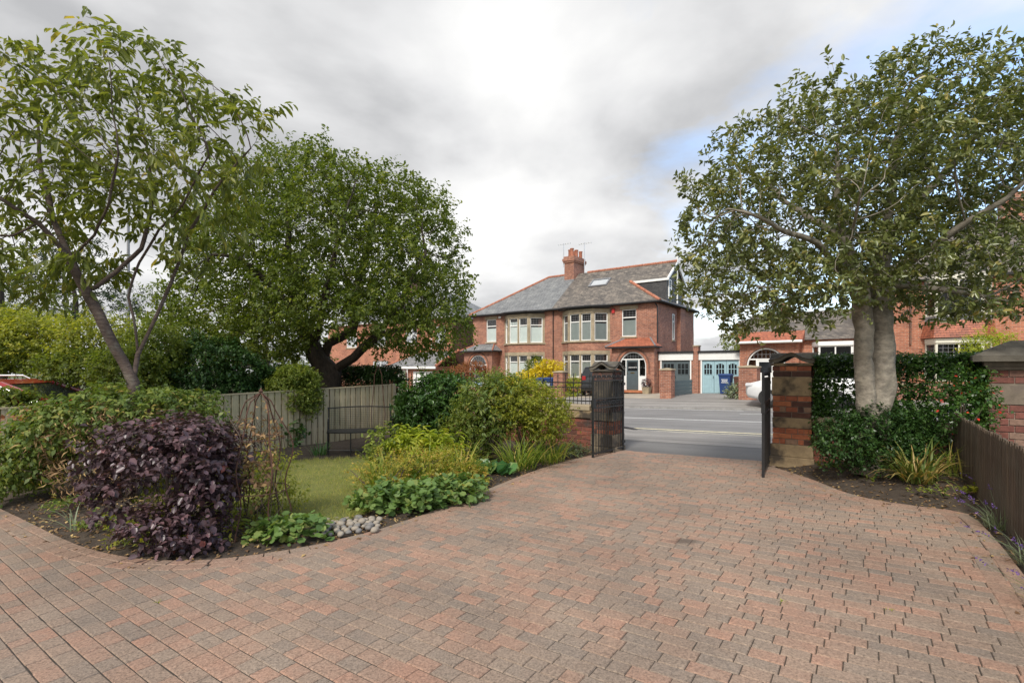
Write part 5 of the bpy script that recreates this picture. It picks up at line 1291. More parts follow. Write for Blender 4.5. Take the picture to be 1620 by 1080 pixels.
# cars
def car(label, loc, rz, paint, L=4.4, Wc=1.82, H=1.62, suv=True, rails=False):
    r = thing('parked_car', label, 'car', loc, rz)
    hw = Wc/2; gz = .22
    # stations along x (front at -L/2): (x, bottom, beltline, half width low, half width belt)
    st_ = [(-L/2, .42, .72, .62, .6), (-L/2+.12, .3, .86, .8, .76), (-L/2+.6, gz, .98, .98, .93), (-L/2+1.3, gz, 1.05, 1, .97), (-.1, gz, 1.06, 1, .98), (L/2-1.1, gz, 1.1, 1, .97), (L/2-.3, gz+.03, 1.1, .97, .92), (L/2-.06, .33, 1.02, .9, .86), (L/2, .42, .9, .84, .82)]
    V = []; F = []; m_ = 7
    for x, zb, zt, wl, wb in st_:
        zm = (zb+zt)/2
        V += [(x, -hw*wl*.92, zb), (x, -hw*wl, zb+.14), (x, -hw*wl, zm+.1), (x, -hw*wb, zt), (x, 0, zt+.03), (x, hw*wb, zt), (x, hw*wl, zm+.1), (x, hw*wl, zb+.14), (x, hw*wl*.92, zb)]
    n_ = 9
    for i in range(len(st_)-1):
        for k in range(n_): F.append((i*n_+k, i*n_+(k+1) % n_, (i+1)*n_+(k+1) % n_, (i+1)*n_+k))
    F += [tuple(range(n_))[::-1], tuple(range((len(st_)-1)*n_, len(st_)*n_))]
    MB().add(V, F).build('body', MATS[paint], r, None, True)
    def cab(x0, x1, x2, x3, zt, w0, w1, mt, nm, z0=1.04):
        V = []
        for x, z, w in ((x0, z0, w0), (x1, zt, w1), (x2, zt+.01, w1), (x3, z0+.04, w0)): V += [(x, -hw*w, z), (x, hw*w, z)]
        return MB().add(V, [(0, 1, 3, 2), (2, 3, 5, 4), (4, 5, 7, 6), (0, 2, 4, 6), (1, 7, 5, 3)]).build(nm, MATS[mt], r, None, False)
    xf = -L/2+1.15; xr = L/2-.12
    cab(xf, xf+.75, xr-.45, xr, H-.06, .93, .74, 'dark_glass', 'windows')
    roof = MB().hexa([(xf+.7, -hw*.75, H-.07), (xr-.4, -hw*.75, H-.06), (xr-.4, hw*.75, H-.06), (xf+.7, hw*.75, H-.07), (xf+.95, -hw*.66, H), (xr-.5, -hw*.66, H), (xr-.5, hw*.66, H), (xf+.95, hw*.66, H)]).build('roof', MATS[paint], r)
    for s_ in (-1, 1):
        for (xa, xb) in (((xf, 1.05), (xf+.75, H-.06)), ((.35, 1.08), (.38, H-.06)), ((xr-.02, 1.1), (xr-.45, H-.06))):
            MB().tube([(xa[0], s_*hw*.935, xa[1]), (xb[0], s_*hw*.745, xb[1])], .04, 5).build('pillar', MATS[paint], r)
        if rails: MB().tube([(xf+1, s_*hw*.62, H+.0), (xf+1.1, s_*hw*.62, H+.06), (xr-.6, s_*hw*.62, H+.06), (xr-.5, s_*hw*.62, H)], .016, 6).build('roof_rail', MATS['steel'], r)
        MB().chbox(xf+.35, xf+.5, s_*(hw+.1)-.09, s_*(hw+.1)+.09, 1.05, 1.2, .03).build('mirror', MATS[paint], r)
        for x in (-L/2+.85, L/2-.85):
            w = MB().tube([(x, s_*(hw-.2), .33), (x, s_*(hw+.012), .33)], .33, 20).build('wheel', MATS['tyre'], r)
            MB().tube([(x, s_*(hw-.02), .33), (x, s_*(hw+.02), .33)], [.21, .2], 14).build('rim', MATS['steel'], w)
        MB().chbox(-L/2+.02, -L/2+.3, s_*hw*.66-.16, s_*hw*.66+.16, .74, .88, .03).build('headlight', MATS['lamp_clear'], r)
        MB().chbox(L/2-.2, L/2+.0, s_*hw*.78-.11, s_*hw*.78+.11, .85, 1.1, .03).build('tail_light', MATS['lamp_red'], r)
    MB().chbox(L/2-.1, L/2+.05, -hw*.88, hw*.88, .38, .62, .04).build('bumper', MATS['gutter' if paint != 'paint_white' else paint], r)
    MB().chbox(L/2+.0, L/2+.022, -.26, .26, .72, .83, .004).build('number_plate', MATS['plate_yellow'], r)
    return r
cz = terrain(-13.5, 26.6)+.055
car('black car parked on the forecourt behind the left gate pier', uvw(-13.75, 27.0, cz), RZ+R(-68), 'paint_black')
car('white car parked at the far kerb behind the right gate', uvw(-2.75, 22.8, terrain(-2.75, 22.8)+.05), RZ, 'paint_white', 4.0, 1.72, 1.48)
cp = at(15, 622, 8.7); car('red car with roof rails behind the left end of the timber fence', (cp.x, cp.y, -.1), R(196), 'paint_red', 4.3, 1.8, 1.42, rails=True)
# street lamp
lp_ = spot(203, 627); lq = Vector(((203-810)/FPX*22, 22, -.5)); r = thing('street_lamp', 'tall grey street lamp column behind the cherry tree', 'street lamp', lq)
MB().tube([(0, 0, 0), (0, 0, 1.4)], .12, 10).build('base', MATS['lead'], r); MB().tube([(0, 0, 1.4), (0, 0, 8.6)], [.075, .05], 10).build('column', MATS['lead'], r); MB().tube([(0, 0, 8.6), (.2, -.15, 8.9), (.9, -.6, 9.0)], .035, 8).build('arm', MATS['lead'], r); MB().chbox(.8, 1.4, -.85, -.6, 8.93, 9.07, .04).build('lantern', MATS['lead'], r)
# pot by the dark door
pq = uvw(-11.35, 28.15, terrain(-11.4, 28.2)+.05); r = thing('plant_pot', 'square stone plant pot by the slate grey front door', 'plant pot', pq, RZ); MB().hexa([(-.17, -.17, 0), (.17, -.17, 0), (.17, .17, 0), (-.17, .17, 0), (-.22, -.22, .4), (.22, -.22, .4), (.22, .22, .4), (-.22, .22, .4)]).build('pot', MATS['stone'], r); MB().box(-.2, .2, -.2, .2, .4, .405).build('compost', MATS['soil'], r)
shrub('potted_shrub', 'small dark red shrub in the stone pot', 'shrub', pq+Vector((0, 0, .4)), [(pq+Vector((0, 0, .6)), (.24, .24, .24))], 160, 5, .1, .06, .04, 'leaf_purple', 4)

# ================================================================== plants of the garden
def W3(p, z): return Vector((p.x, p.y, z))
# purple smoke bush
q = spot(262, 862); c = W3(q, q.z)
shrub('smoke_bush', 'purple leaved smoke bush at the bend of the drive', 'shrub', c, [(c+Vector((-.02, 0, .92)), (.58, .5, .2)), (c+Vector((.3, -.05, .88)), (.34, .42, .24)), (c+Vector((-.42, -.02, .7)), (.22, .32, .2)), (c+Vector((.4, -.14, .36)), (.2, .22, .3)), (c+Vector((.06, -.26, .24)), (.24, .16, .16)), (c+Vector((.46, .05, .6)), (.16, .26, .26)), (c+Vector((-.44, -.1, .42)), (.1, .15, .2)), (c+Vector((.3, -.2, .12)), (.2, .16, .12))], 1050, 7, .14, .053, .042, 'leaf_purple', 16, (T6, F6), .25, .9, .35, stem_r=.013)
shrub('bush_undergrowth', 'yellow green leaves and stems under the purple smoke bush', 'ground cover', c+Vector((.05, .25, 0)), [(c+Vector((.0, .3, .35)), (.45, .25, .35)), (c+Vector((-.3, .1, .12)), (.3, .25, .12))], 260, 6, .14, .05, .026, 'leaf_yellowgreen', 8)
for px, py, n_, mt, lb in ((150, 850, 70, 'leaf_mound', 'low weeds on the soil left of the purple bush'), (212, 870, 60, 'leaf_mid', 'bright weed leaves at the drive bend below the purple bush'), (90, 820, 80, 'leaf_mound', 'sprawling weeds at the bed edge far left'), (330, 868, 50, 'leaf_yellowgreen', 'thin weeds on bare soil between purple bush and obelisk'), (20, 795, 90, 'leaf_mid', 'leafy ground plants at the left picture edge')):
    q2 = spot(px, py)+Vector((0, .1, .02)); shrub('weed_patch', lb, 'weed', q2, [(q2+Vector((0, .08, .03)), (.26, .16, .08))], n_, 4, .09, .05, .026, mt, 0, (T6, F6), .1, .9)
# ivy-like mound
q = spot(165, 792); c = W3(q, q.z)
shrub('climber_mound', 'sprawling green climber mound with dry stems, left of the purple bush', 'climbing plant', c, [(c+Vector((.15, .2, 1.08)), (.74, .7, .3)), (c+Vector((-.45, .1, .92)), (.6, .6, .3)), (c+Vector((.68, .25, 1.05)), (.5, .6, .27)), (c+Vector((-.85, 0, .62)), (.34, .45, .28)), (c+Vector((-1.1, -.05, .42)), (.2, .35, .2))], 2600, 6, .17, .062, .036, 'leaf_mound', 60, (T4, F4), .6, .7, .5, stem_r=.01, shootup=.15)
P, O = blob_points([(tuple(c+Vector((.1, .15, 1.0))), (.75, .7, .28)), (tuple(c+Vector((-.1, 0, .6))), (.6, .35, .4))], 620, .7); a_ = shoot_leaves(P, O*.5+np.array((0, -.2, -.7)), 4, .2, .09, .014, .4)
leaf_object('dry_stalks', *a_[:5], (T4, F4), MATS['dry_leaf'], [o for o in COL.objects if o.name == 'climber_mound'][0], c, a_[5])['kind'] = 'stuff'
q = spot(60, 770); tuft('iris_clump', 'clump of green strap leaves below the climber mound at far left', 'plant', q, 110, .5, .022, .32, 'strap_green', .6, 1.2)
q = spot(118, 838); tuft('spider_grass', 'small pale striped grass tuft at the drive edge by the purple bush', 'grass tuft', q, 16, .38, .014, .05, 'leaf_grey', .9, 1.4)
q = spot(45, 745); c = W3(q, q.z); shrub('fern_shrub', 'dark feathery shrub at the left picture edge under the fence', 'shrub', c+Vector((-.7, .4, 0)), [(c+Vector((-.75, .4, .35)), (.5, .4, .4))], 380, 7, .2, .06, .014, 'leaf_dark', 6)
q = spot(75, 712); c = at(60, 668, 6.7); shrub('maple_sprig', 'small red leaved shrub against the fence at far left', 'shrub', Vector((c.x, c.y, -.12)), [(c, (.25, .2, .13))], 130, 5, .12, .06, .04, 'leaf_rust', 4)
# standing evergreen shrub before the fence
q = spot(462, 704); c = W3(q, q.z)
shrub('standard_shrub', 'round topped bright green shrub on bare stems before the fence', 'shrub', c, [(c+Vector((.02, 0, 1.12)), (.55, .48, .46)), (c+Vector((-.3, 0, .88)), (.3, .3, .3)), (c+Vector((.3, 0, .9)), (.3, .3, .28)), (c+Vector((.1, 0, 1.4)), (.4, .38, .25))], 3600, 7, .12, .05, .03, 'leaf_mid', 11, (T4, F4), .1, .7, .5, stem_r=.02)
shrub('laurel_seedling', 'dark glossy leaves at the foot of the round topped shrub', 'shrub', c+Vector((.0, -.2, 0)), [(c+Vector((.02, -.2, .3)), (.3, .25, .25))], 130, 6, .14, .11, .05, 'leaf_laurel', 3, (T6, F6))
q = spot(505, 722); tuft('iris_clump', 'small clump of blue green blades left of the bench', 'plant', q, 45, .34, .02, .12, 'leaf_bergenia', .5, .8)
# neighbour side
c = at(335, 590, 10.6); shrub('clipped_shrub', 'large clipped dark evergreen dome behind the timber fence', 'shrub', (c.x, c.y, -.15), [(Vector((c.x, c.y, 1.1)), (1.08, .9, .95)), (Vector((c.x+.1, c.y, .6)), (1.0, .9, .9))], 7500, 7, .11, .058, .034, 'leaf_dark', 6, (T4, F4), .05, .8, .86)
def hedge_box(label, u0, u1, v0, v1, z0, z1, n, k, L_, W_, mt, top=None, slen=.1, ns=8, tm=None):
    cu, cv = (u0+u1)/2, (v0+v1)/2; base = uvw(cu, cv, z0); root = thing('hedge', label, 'hedge', base)
    q_ = RNG.random((n, 3)); ax = RNG.integers(0, 4, n)
    q_[:, 1] = np.where(ax < 2, RNG.random(n)**2.5*.35, q_[:, 1]); q_[:, 2] = np.where(ax == 2, 1-RNG.random(n)**2*.2, q_[:, 2]); q_[:, 0] = np.where(ax == 3, np.where(q_[:, 0] < .5, q_[:, 0]**2*.3, 1-(1-q_[:, 0])**2*.3), q_[:, 0])
    q_ += np.sin(q_[:, [2, 0, 1]]*17)*.02
    u_, v_, z_ = u0+q_[:, 0]*(u1-u0), v0+q_[:, 1]*(v1-v0), z0+q_[:, 2]*(z1-z0)
    P = np.stack([.8*u_+.6*v_, -.6*u_+.8*v_, z_], -1); D = np.stack([-.6*np.ones(n), -.8*np.ones(n), np.full(n, .4)], -1)*(1-q_[:, 1:2])+np.array((0, 0, 1.))*q_[:, 2:3]**3+RNG.normal(size=(n, 3))*.5
    a_ = shoot_leaves(P, D, k, slen, L_, W_, .1); leaf_object('foliage', *a_[:5], tm or (T4, F4), MATS[mt], root, base, a_[5])
    mb = MB()
    for i in range(ns): x = u0+(u1-u0)*(i+.5)/ns; p = uvw(x, (v0+v1)/2, z0); mb.tube([p, p+Vector((random.uniform(-.1, .1), 0, (z1-z0)*.45)), p+Vector((random.uniform(-.15, .15), 0, (z1-z0)*.9))], [.02, .015, .006], 5)
    mb.build('stems', MATS['twig'], root, base); return root
hedge_box('dark clipped hedge behind the fence in front of the left house', -16.5, -10.15, 8.1, 8.9, -.2, 1.48, 11000, 6, .06, .034, 'leaf_dark')
c = at(80, 570, 9.6)
shrub('yellow_shrub', 'tall yellow green shrub behind the fence left of the cherry trunk', 'shrub', (c.x, c.y, -.15), [(at(60, 545, 10.4), (1.1, .8, .55)), (at(150, 545, 10.2), (.75, .7, .6)), (at(-40, 540, 10.2), (.9, .8, .6)), (at(20, 520, 10.8), (.7, .7, .4))], 4200, 7, .16, .06, .035, 'leaf_yellowgreen', 12)
shrub('green_shrub', 'dense mid green shrub under the yellow one behind the fence', 'shrub', (c.x+.5, c.y-.6, -.15), [(at(125, 583, 9.7), (.85, .5, .3)), (at(200, 590, 9.3), (.6, .5, .45)), (at(245, 560, 9.8), (.5, .5, .6)), (at(20, 565, 10.1), (.8, .5, .25))], 3600, 7, .14, .055, .032, 'leaf_round', 10)
shrub('laurel_shrub', 'bright green leafy shrub above the left end of the fence', 'shrub', at(20, 660, 7.9), [(at(10, 634, 7.9), (.42, .3, .1))], 240, 6, .12, .08, .045, 'leaf_round', 4)
# corner laurel and the big mixed shrubs
c = at(682, 660, 10.2); shrub('camellia_shrub', 'glossy dark green shrub in the corner right of the bench', 'shrub', (c.x, c.y, -.14), [(Vector((c.x, c.y, .75)), (.68, .6, .6)), (Vector((c.x+.3, c.y+.1, 1.0)), (.55, .5, .38)), (Vector((c.x-.25, c.y, .4)), (.5, .5, .5))], 1500, 7, .14, .075, .04, 'leaf_laurel', 9, (T6, F6), .15, .7, .5)
c = spot(800, 738); c = W3(c, c.z)
shrub('buddleia_shrub', 'tall loose grey green shrub in the middle of the long bed', 'shrub', c+Vector((-.3, .5, 0)), [(c+Vector((-.35, .5, .98)), (.5, .5, .5)), (c+Vector((-.5, .4, .5)), (.42, .45, .4)), (c+Vector((-.05, .6, 1.1)), (.42, .4, .42))], 800, 7, .2, .085, .03, 'leaf_mound', 11, (T4, F4), .3, .6, .35)
shrub('spirea_shrub', 'broad yellow green shrub beside the low wall and railing', 'shrub', c+Vector((.4, .6, 0)), [(c+Vector((.42, .6, .88)), (.66, .55, .48)), (c+Vector((.72, .65, .75)), (.42, .45, .4)), (c+Vector((.2, .5, 1.08)), (.5, .5, .36))], 1900, 7, .16, .05, .024, 'leaf_yellowgreen', 14, (T4, F4), .25, .6, .45)
shrub('rose_shrub', 'thorny mixed shrub with small leaves left of the buddleia', 'shrub', c+Vector((-.75, .1, 0)), [(c+Vector((-.75, .1, .45)), (.38, .35, .4)), (c+Vector((-.6, .2, .8)), (.3, .3, .3))], 480, 6, .15, .05, .03, 'leaf_round', 8)
# bed front, from left to right
q = spot(470, 858); shrub('geranium_patch', 'low lobed green leaves at the drive edge left of the cobbles', 'ground cover', q, [(q+Vector((-.05, .12, .06)), (.34, .2, .1)), (q+Vector((-.3, .1, .05)), (.22, .16, .09))], 230, 3, .07, .062, .06, 'leaf_geranium', 0, (T12, F12), .0, 1.2, .2)
q = spot(395, 830); shrub('weed_patch', 'straggly yellow green weeds around the obelisk foot', 'ground cover', q, [(q+Vector((.0, .15, .2)), (.45, .35, .25)), (q+Vector((.1, .2, .45)), (.25, .25, .3))], 420, 5, .14, .045, .02, 'leaf_yellowgreen', 9)
q = spot(640, 815); shrub('geranium_patch', 'wide patch of lobed green leaves right of the cobbles', 'ground cover', q, [(q+Vector((-.3, .18, .08)), (.34, .25, .17)), (q+Vector((.05, .25, .1)), (.36, .25, .17)), (q+Vector((.38, .5, .1)), (.36, .25, .17)), (q+Vector((.62, .72, .08)), (.25, .2, .13))], 700, 3, .1, .07, .066, 'leaf_geranium', 0, (T12, F12), .05, 1.1, .35)
q = spot(615, 790); shrub('alchemilla_clump', 'faded amber flowering clump before the lawn', 'plant', q, [(q+Vector((-.12, .2, .3)), (.4, .32, .22)), (q+Vector((.3, .35, .33)), (.4, .32, .22)), (q+Vector((.7, .6, .3)), (.34, .3, .22))], 900, 6, .13, .026, .02, 'leaf_amber', 12)
for k, (px, py, lb) in enumerate(((600, 785, 'left tuft of yellow green strap leaves in the amber clump'), (672, 778, 'middle tuft of yellow green strap leaves in the amber clump'), (725, 768, 'right tuft of yellow green strap leaves in the amber clump'))):
    tuft('daylily_tuft', lb, 'plant', spot(px, py)+Vector((0, .15, 0)), 110, .66, .024, .2, 'strap_green', .55, 1.1)
q = spot(655, 765); shrub('lime_phlox', 'upright lime green leafy plant rising behind the amber clump', 'plant', q+Vector((0, .4, 0)), [(q+Vector((-.1, .4, .4)), (.3, .25, .24)), (q+Vector((.3, .4, .36)), (.25, .25, .2))], 190, 8, .22, .1, .032, 'leaf_lime', 10, (T6, F6), .35, .6, .2, shootup=1.2)
q = spot(600, 762); shrub('rose_bush', 'thin upright rose bush in front of the bench', 'shrub', q+Vector((0, .3, 0)), [(q+Vector((0, .3, .56)), (.2, .18, .16)), (q+Vector((-.08, .3, .3)), (.2, .18, .2))], 120, 6, .12, .055, .036, 'leaf_mid', 6, (T6, F6))
q = spot(735, 772); shrub('heuchera_clump', 'low pinkish leaved clump at the drive edge', 'plant', q+Vector((0, .1, 0)), [(q+Vector((0, .15, .12)), (.32, .22, .14))], 240, 4, .08, .045, .035, 'leaf_amber', 0, (T6, F6))
q = spot(790, 757)+Vector((-.1, .14, 0)); root = thing('bergenia', 'large rounded bergenia leaves at the drive edge', 'plant', q)
P = np.array([tuple(q+Vector((random.uniform(-.25, .22), random.gauss(.1, .07)+.06, .03))) for _ in range(34)]); D = RNG.normal(size=(34, 3)); D[:, 2] = np.abs(D[:, 2])*.9+.3; D[:, 1] -= .5
leaf_object('leaves', P, D, np.tile((0, -.35, 1.), (34, 1))+RNG.normal(size=(34, 3))*.3, .17+.1*RNG.random(34), .15+.07*RNG.random(34), (T12, F12), MATS['leaf_bergenia'], root, q)
tuft('crocosmia_tuft', 'arching green blades behind the bergenia leaves', 'plant', spot(822, 745)+Vector((0, .2, 0)), 120, .72, .022, .26, 'strap_green', .55, 1.3)
tuft('crocosmia_tuft', 'pale arching blades of the tuft nearest the left gate', 'plant', spot(868, 733)+Vector((0, .2, 0)), 150, .7, .018, .3, 'strap_green', .7, 1.4)
q = spot(903, 722); shrub('grey_ground_cover', 'low grey green ground cover between tuft and left gate', 'ground cover', q, [(q+Vector((0, .25, .06)), (.34, .3, .12))], 260, 4, .08, .04, .03, 'leaf_grey', 0)
# right bed
c = uvw(-.3, 8.35, .17)
shrub('evergreen_shrub', 'dark small leaved evergreen around the holly trunk base', 'shrub', c, [(c+Vector((-.28, -.12, .34)), (.42, .26, .34)), (c+Vector((.26, -.2, .42)), (.44, .24, .36)), (c+Vector((-.02, -.24, .52)), (.42, .22, .26)), (c+Vector((.55, -.1, .5)), (.3, .22, .3)), (c+Vector((.02, -.42, .16)), (.4, .14, .26))], 2500, 7, .11, .042, .022, 'leaf_dark', 12, (T4, F4), .05, .7, .55)
hedge_box('clipped dark hedge on the wall line behind the holly trunk', -.95, 1.05, 9.0, 9.7, .3, 1.62, 4600, 7, .05, .028, 'leaf_laurel')
q = uvw(.75, 8.5, .6); root = shrub('fuchsia', 'red flowered climber by the tall plum brick pier', 'shrub', q, [(q+Vector((0, 0, .45)), (.3, .25, .45))], 300, 6, .12, .045, .028, 'leaf_laurel', 5)
P, O = blob_points([(tuple(q+Vector((0, -.05, .4))), (.34, .28, .45))], 26, .8); leaf_object('flowers', P, O+np.array((0, -.3, -.6)), RNG.normal(size=P.shape), np.full(26, .04), np.full(26, .028), (T6, F6), MATS['flower_red'], root, q)['kind'] = 'stuff'
tuft('day_lily_clump', 'large tuft of tan and green blades under the holly', 'plant', bed_spot(1452, 762), 150, .62, .026, .16, 'strap_tan', .9, 1.35)
tuft('iris_clump', 'few upright green blades behind the tan tuft', 'plant', bed_spot(1500, 752), 26, .5, .022, .2, 'strap_green', .35, .5)
for k, (px, py, lb, mt) in enumerate(((1305, 745, 'small yellow green weed patch near the right pier', 'leaf_yellowgreen'), (1470, 790, 'low green creeper on the soil before the tan tuft', 'leaf_mid'), (1545, 790, 'small leafy weeds on soil beside the brown fence', 'leaf_yellowgreen'), (1365, 768, 'tiny green weed in the middle of the right bed', 'leaf_round'))):
    q = bed_spot(px, py)+Vector((0, 0, .02)); shrub('weed_patch', lb, 'weed', q, [(q, (.24, .12, .05))], 110 if k < 3 else 30, 4, .07, .042, .03, mt, 0, (T6, F6), .0, 1.)
LV = ((1582, 838, .5, 'farthest lavender tuft at the brown fence foot'), (1600, 800, .45, 'lavender tuft half hidden behind the others at the fence'), (1640, 900, .55, 'lavender tuft in the middle of the fence edge'), (1690, 985, .6, 'nearest lavender tuft cut by the picture edge'))
for px, py, L_, lb in LV:
    q = spot(px, py)+Vector((.05, .05, 0)); r = tuft('lavender', lb, 'lavender', q, 90, .26, .008, .1, 'leaf_grey' if py != 985 else 'leaf_mid', .9, .6, seg=3)
    n = 16; an = RNG.random(n)*6.28; le = .55+.4*RNG.random(n); ln = .3+.2*RNG.random(n)
    tip = np.stack([q.x+ln*np.sin(le)*np.cos(an), q.y+ln*np.sin(le)*np.sin(an), q.z+ln*np.cos(le)*.8], -1); mb = MB()
    for p in tip: mb.tube([q, q.lerp(Vector(p), .5)+Vector((0, 0, .03)), p], .0016, 3)
    mb.build('flower_stems', MATS['leaf_grey'], r, q)
    tp = np.repeat(tip, 9, 0)+RNG.normal(size=(n*9, 3))*.006; ax = unit(tip-np.array(q)); tp += np.repeat(ax, 9, 0)*(np.tile(np.arange(9), n)*.006)[:, None]
    leaf_object('flower_spikes', tp, RNG.normal(size=tp.shape)+np.repeat(ax, 9, 0), RNG.normal(size=tp.shape), np.full(len(tp), .018), np.full(len(tp), .01), (T4, F4), MATS['flower_violet'], r, q)['kind'] = 'stuff'
# litter on the beds
P = []
for _ in range(5200):
    for _ in range(12):
        x, y = random.uniform(-6, 7), random.uniform(2.5, 10)
        if to_uv(x, y)[1] < 8.9 and abs(x) < y and not inside((x, y), lawn):
            d_ = dist_line((x, y), edge); ins = inside((x, y), drive)
            if (not ins and random.random() < 1.2-d_*.4) or (ins and d_ < .25 and random.random() < .12): P.append((x, y, (soil_z(x, y) if not ins else tz(x, y))+.008)); break
P = np.array(P); n = len(P); D = RNG.normal(size=(n, 3)); D[:, 2] *= .15; NR = RNG.normal(size=(n, 3))*.25; NR[:, 2] = 1
tag(leaf_object('leaf_litter', P, D, NR, .025+.04*RNG.random(n), .012+.02*RNG.random(n), (T4, F4), MATS['dry_leaf'], None, (0, 0, 0)), 'dry fallen leaves scattered over the bed soil', 'leaf litter', None, 'stuff')
# moss and weeds in the paving joints
for px, py, lb in ((249, 952, 'tiny weed in the paving joint at lower left'), (1238, 952, 'tiny weed in the paving near the picture centre bottom'), (1405, 965, 'tiny weed in the paving at lower right')):
    q = spot(px, py); tuft('joint_weed', lb, 'weed', q, 14, .035, .006, .012, 'leaf_lime', .9, .8, seg=2)

# ================================================================== plants across the street
def far_shrub(name, label, u, v, blobs, n, L_, W_, mt, zb=None):
    z = terrain(u, v)+.05 if zb is None else zb; b = uvw(u, v, z)
    shrub(name, label, 'shrub', b, [(uvw(u+du, v+dv_, z+dz), r_) for du, dv_, dz, r_ in blobs], n, 6, .25, L_, W_, mt, 6, (T4, F4), .15, .6, .5)
far_shrub('golden_bush', 'large golden yellow bush before the bay windows across the street', -17.6, 26.4, [(0, 0, .8, (1.5, 1.0, .75)), (.5, .3, 1.45, (.95, .8, .65)), (-1.4, 0, .65, (1.0, .9, .55))], 1500, .13, .075, 'leaf_gold')
far_shrub('dark_shrub', 'dark green shrub above left of the golden bush', -18.6, 27.4, [(0, 0, 1.5, (.7, .6, .9))], 420, .12, .06, 'leaf_round')
far_shrub('round_shrub', 'small pale green shrub by the left front door', -20.6, 25.6, [(0, 0, .8, (.6, .55, .8))], 420, .1, .06, 'leaf_mid')
far_shrub('japanese_maple', 'rust coloured low maple in front of the pale blue door', -23.4, 26.2, [(0, 0, 1.45, (1.5, 1.0, .55)), (-.8, 0, 1.2, (.9, .8, .5)), (.5, 0, 1.8, (.8, .7, .4))], 1300, .1, .05, 'leaf_rust')
far_shrub('green_shrub', 'green shrub at the pillar beside the black car', -14.35, 25.0, [(0, 0, .5, (.38, .38, .5))], 240, .1, .055, 'leaf_lime')
far_shrub('grey_tuft', 'low grey green plant left of the pillar by the white car', -5.75, 24.6, [(0, 0, .25, (.25, .25, .3))], 120, .1, .05, 'leaf_grey')
far_shrub('rooftop_shrub', 'pale shrub showing above the garages', -8.2, 36, [(0, 0, 2.9, (1.1, 1.0, .9)), (.8, 0, 2.2, (1, 1, 1))], 700, .13, .06, 'leaf_mid')
far_shrub('pale_shrub', 'pale yellow shrub in front of the cream bay window', 2.9, 25.4, [(0, 0, 1.5, (.9, .7, .9))], 600, .1, .05, 'leaf_lime')

# ================================================================== trees
Y0 = 6.4
def LP(Y, *pts): return [at(p[0], p[1], Y+(p[2] if len(p) > 2 else 0)) for p in pts]
b = at(213, 640, Y0); b.z = -.12
tree('cherry_tree', 'spreading cherry tree with forked trunk on the left of the garden', b,
    [[b, *LP(Y0, (212, 606))], LP(Y0, (212, 606), (196, 572), (162, 515, -.1), (138, 458, -.1), (112, 408, -.1)), LP(Y0, (112, 408, -.1), (60, 352, -.3), (8, 315, -.5), (-70, 270, -.6)), LP(Y0, (112, 408, -.1), (85, 350, .2), (68, 280, .4), (60, 200, .5)),
     LP(Y0, (112, 408, -.1), (150, 376, -.4), (172, 320, -.7), (185, 240, -.9)), LP(Y0, (140, 462, -.1), (185, 432, .1), (222, 392, .2), (240, 330, .3), (236, 250, .4)), LP(Y0, (212, 606), (216, 560, .1), (210, 500, .15), (205, 470, .2), (220, 415, .2), (246, 362, .1), (290, 320, -.1), (330, 250, -.3)),
     LP(Y0, (216, 560, .1), (236, 520, .2), (272, 450, .3), (296, 370, .4), (340, 300, .3), (395, 235, .1)), LP(Y0, (60, 352, -.3), (20, 372, -.5), (-40, 372, -.7)), LP(Y0, (272, 450, .3), (310, 420, .6), (345, 390, .8))],
    [(at(50, 225, Y0), (1.7, 1.5, 1.15)), (at(235, 215, Y0), (1.15, 1.4, 1.2)), (at(320, 270, Y0), (.75, 1.1, .95)), (at(395, 195, Y0), (.42, .4, .4)), (at(-60, 330, Y0), (1.2, 1.4, 1.0)), (at(60, 415, Y0-.2), (.9, 1.1, .42)), (at(300, 390, Y0+.4), (.5, .7, .35)), (at(240, 125, Y0), (.8, .8, .42)), (at(60, 135, Y0), (.9, .8, .42))],
    1800, .11, .15, .07, .002, 'bark_cherry', dict(k=6, rep=1, slen=.24, L=.118, W=.045, mat='leaf_cherry', droop=.75, spread=.6, up=.7, jit=.35, maxtips=2, lift=.25), flare=1.35)
Y1 = 13.0; b = at(528, 620, Y1); b.z = -.25
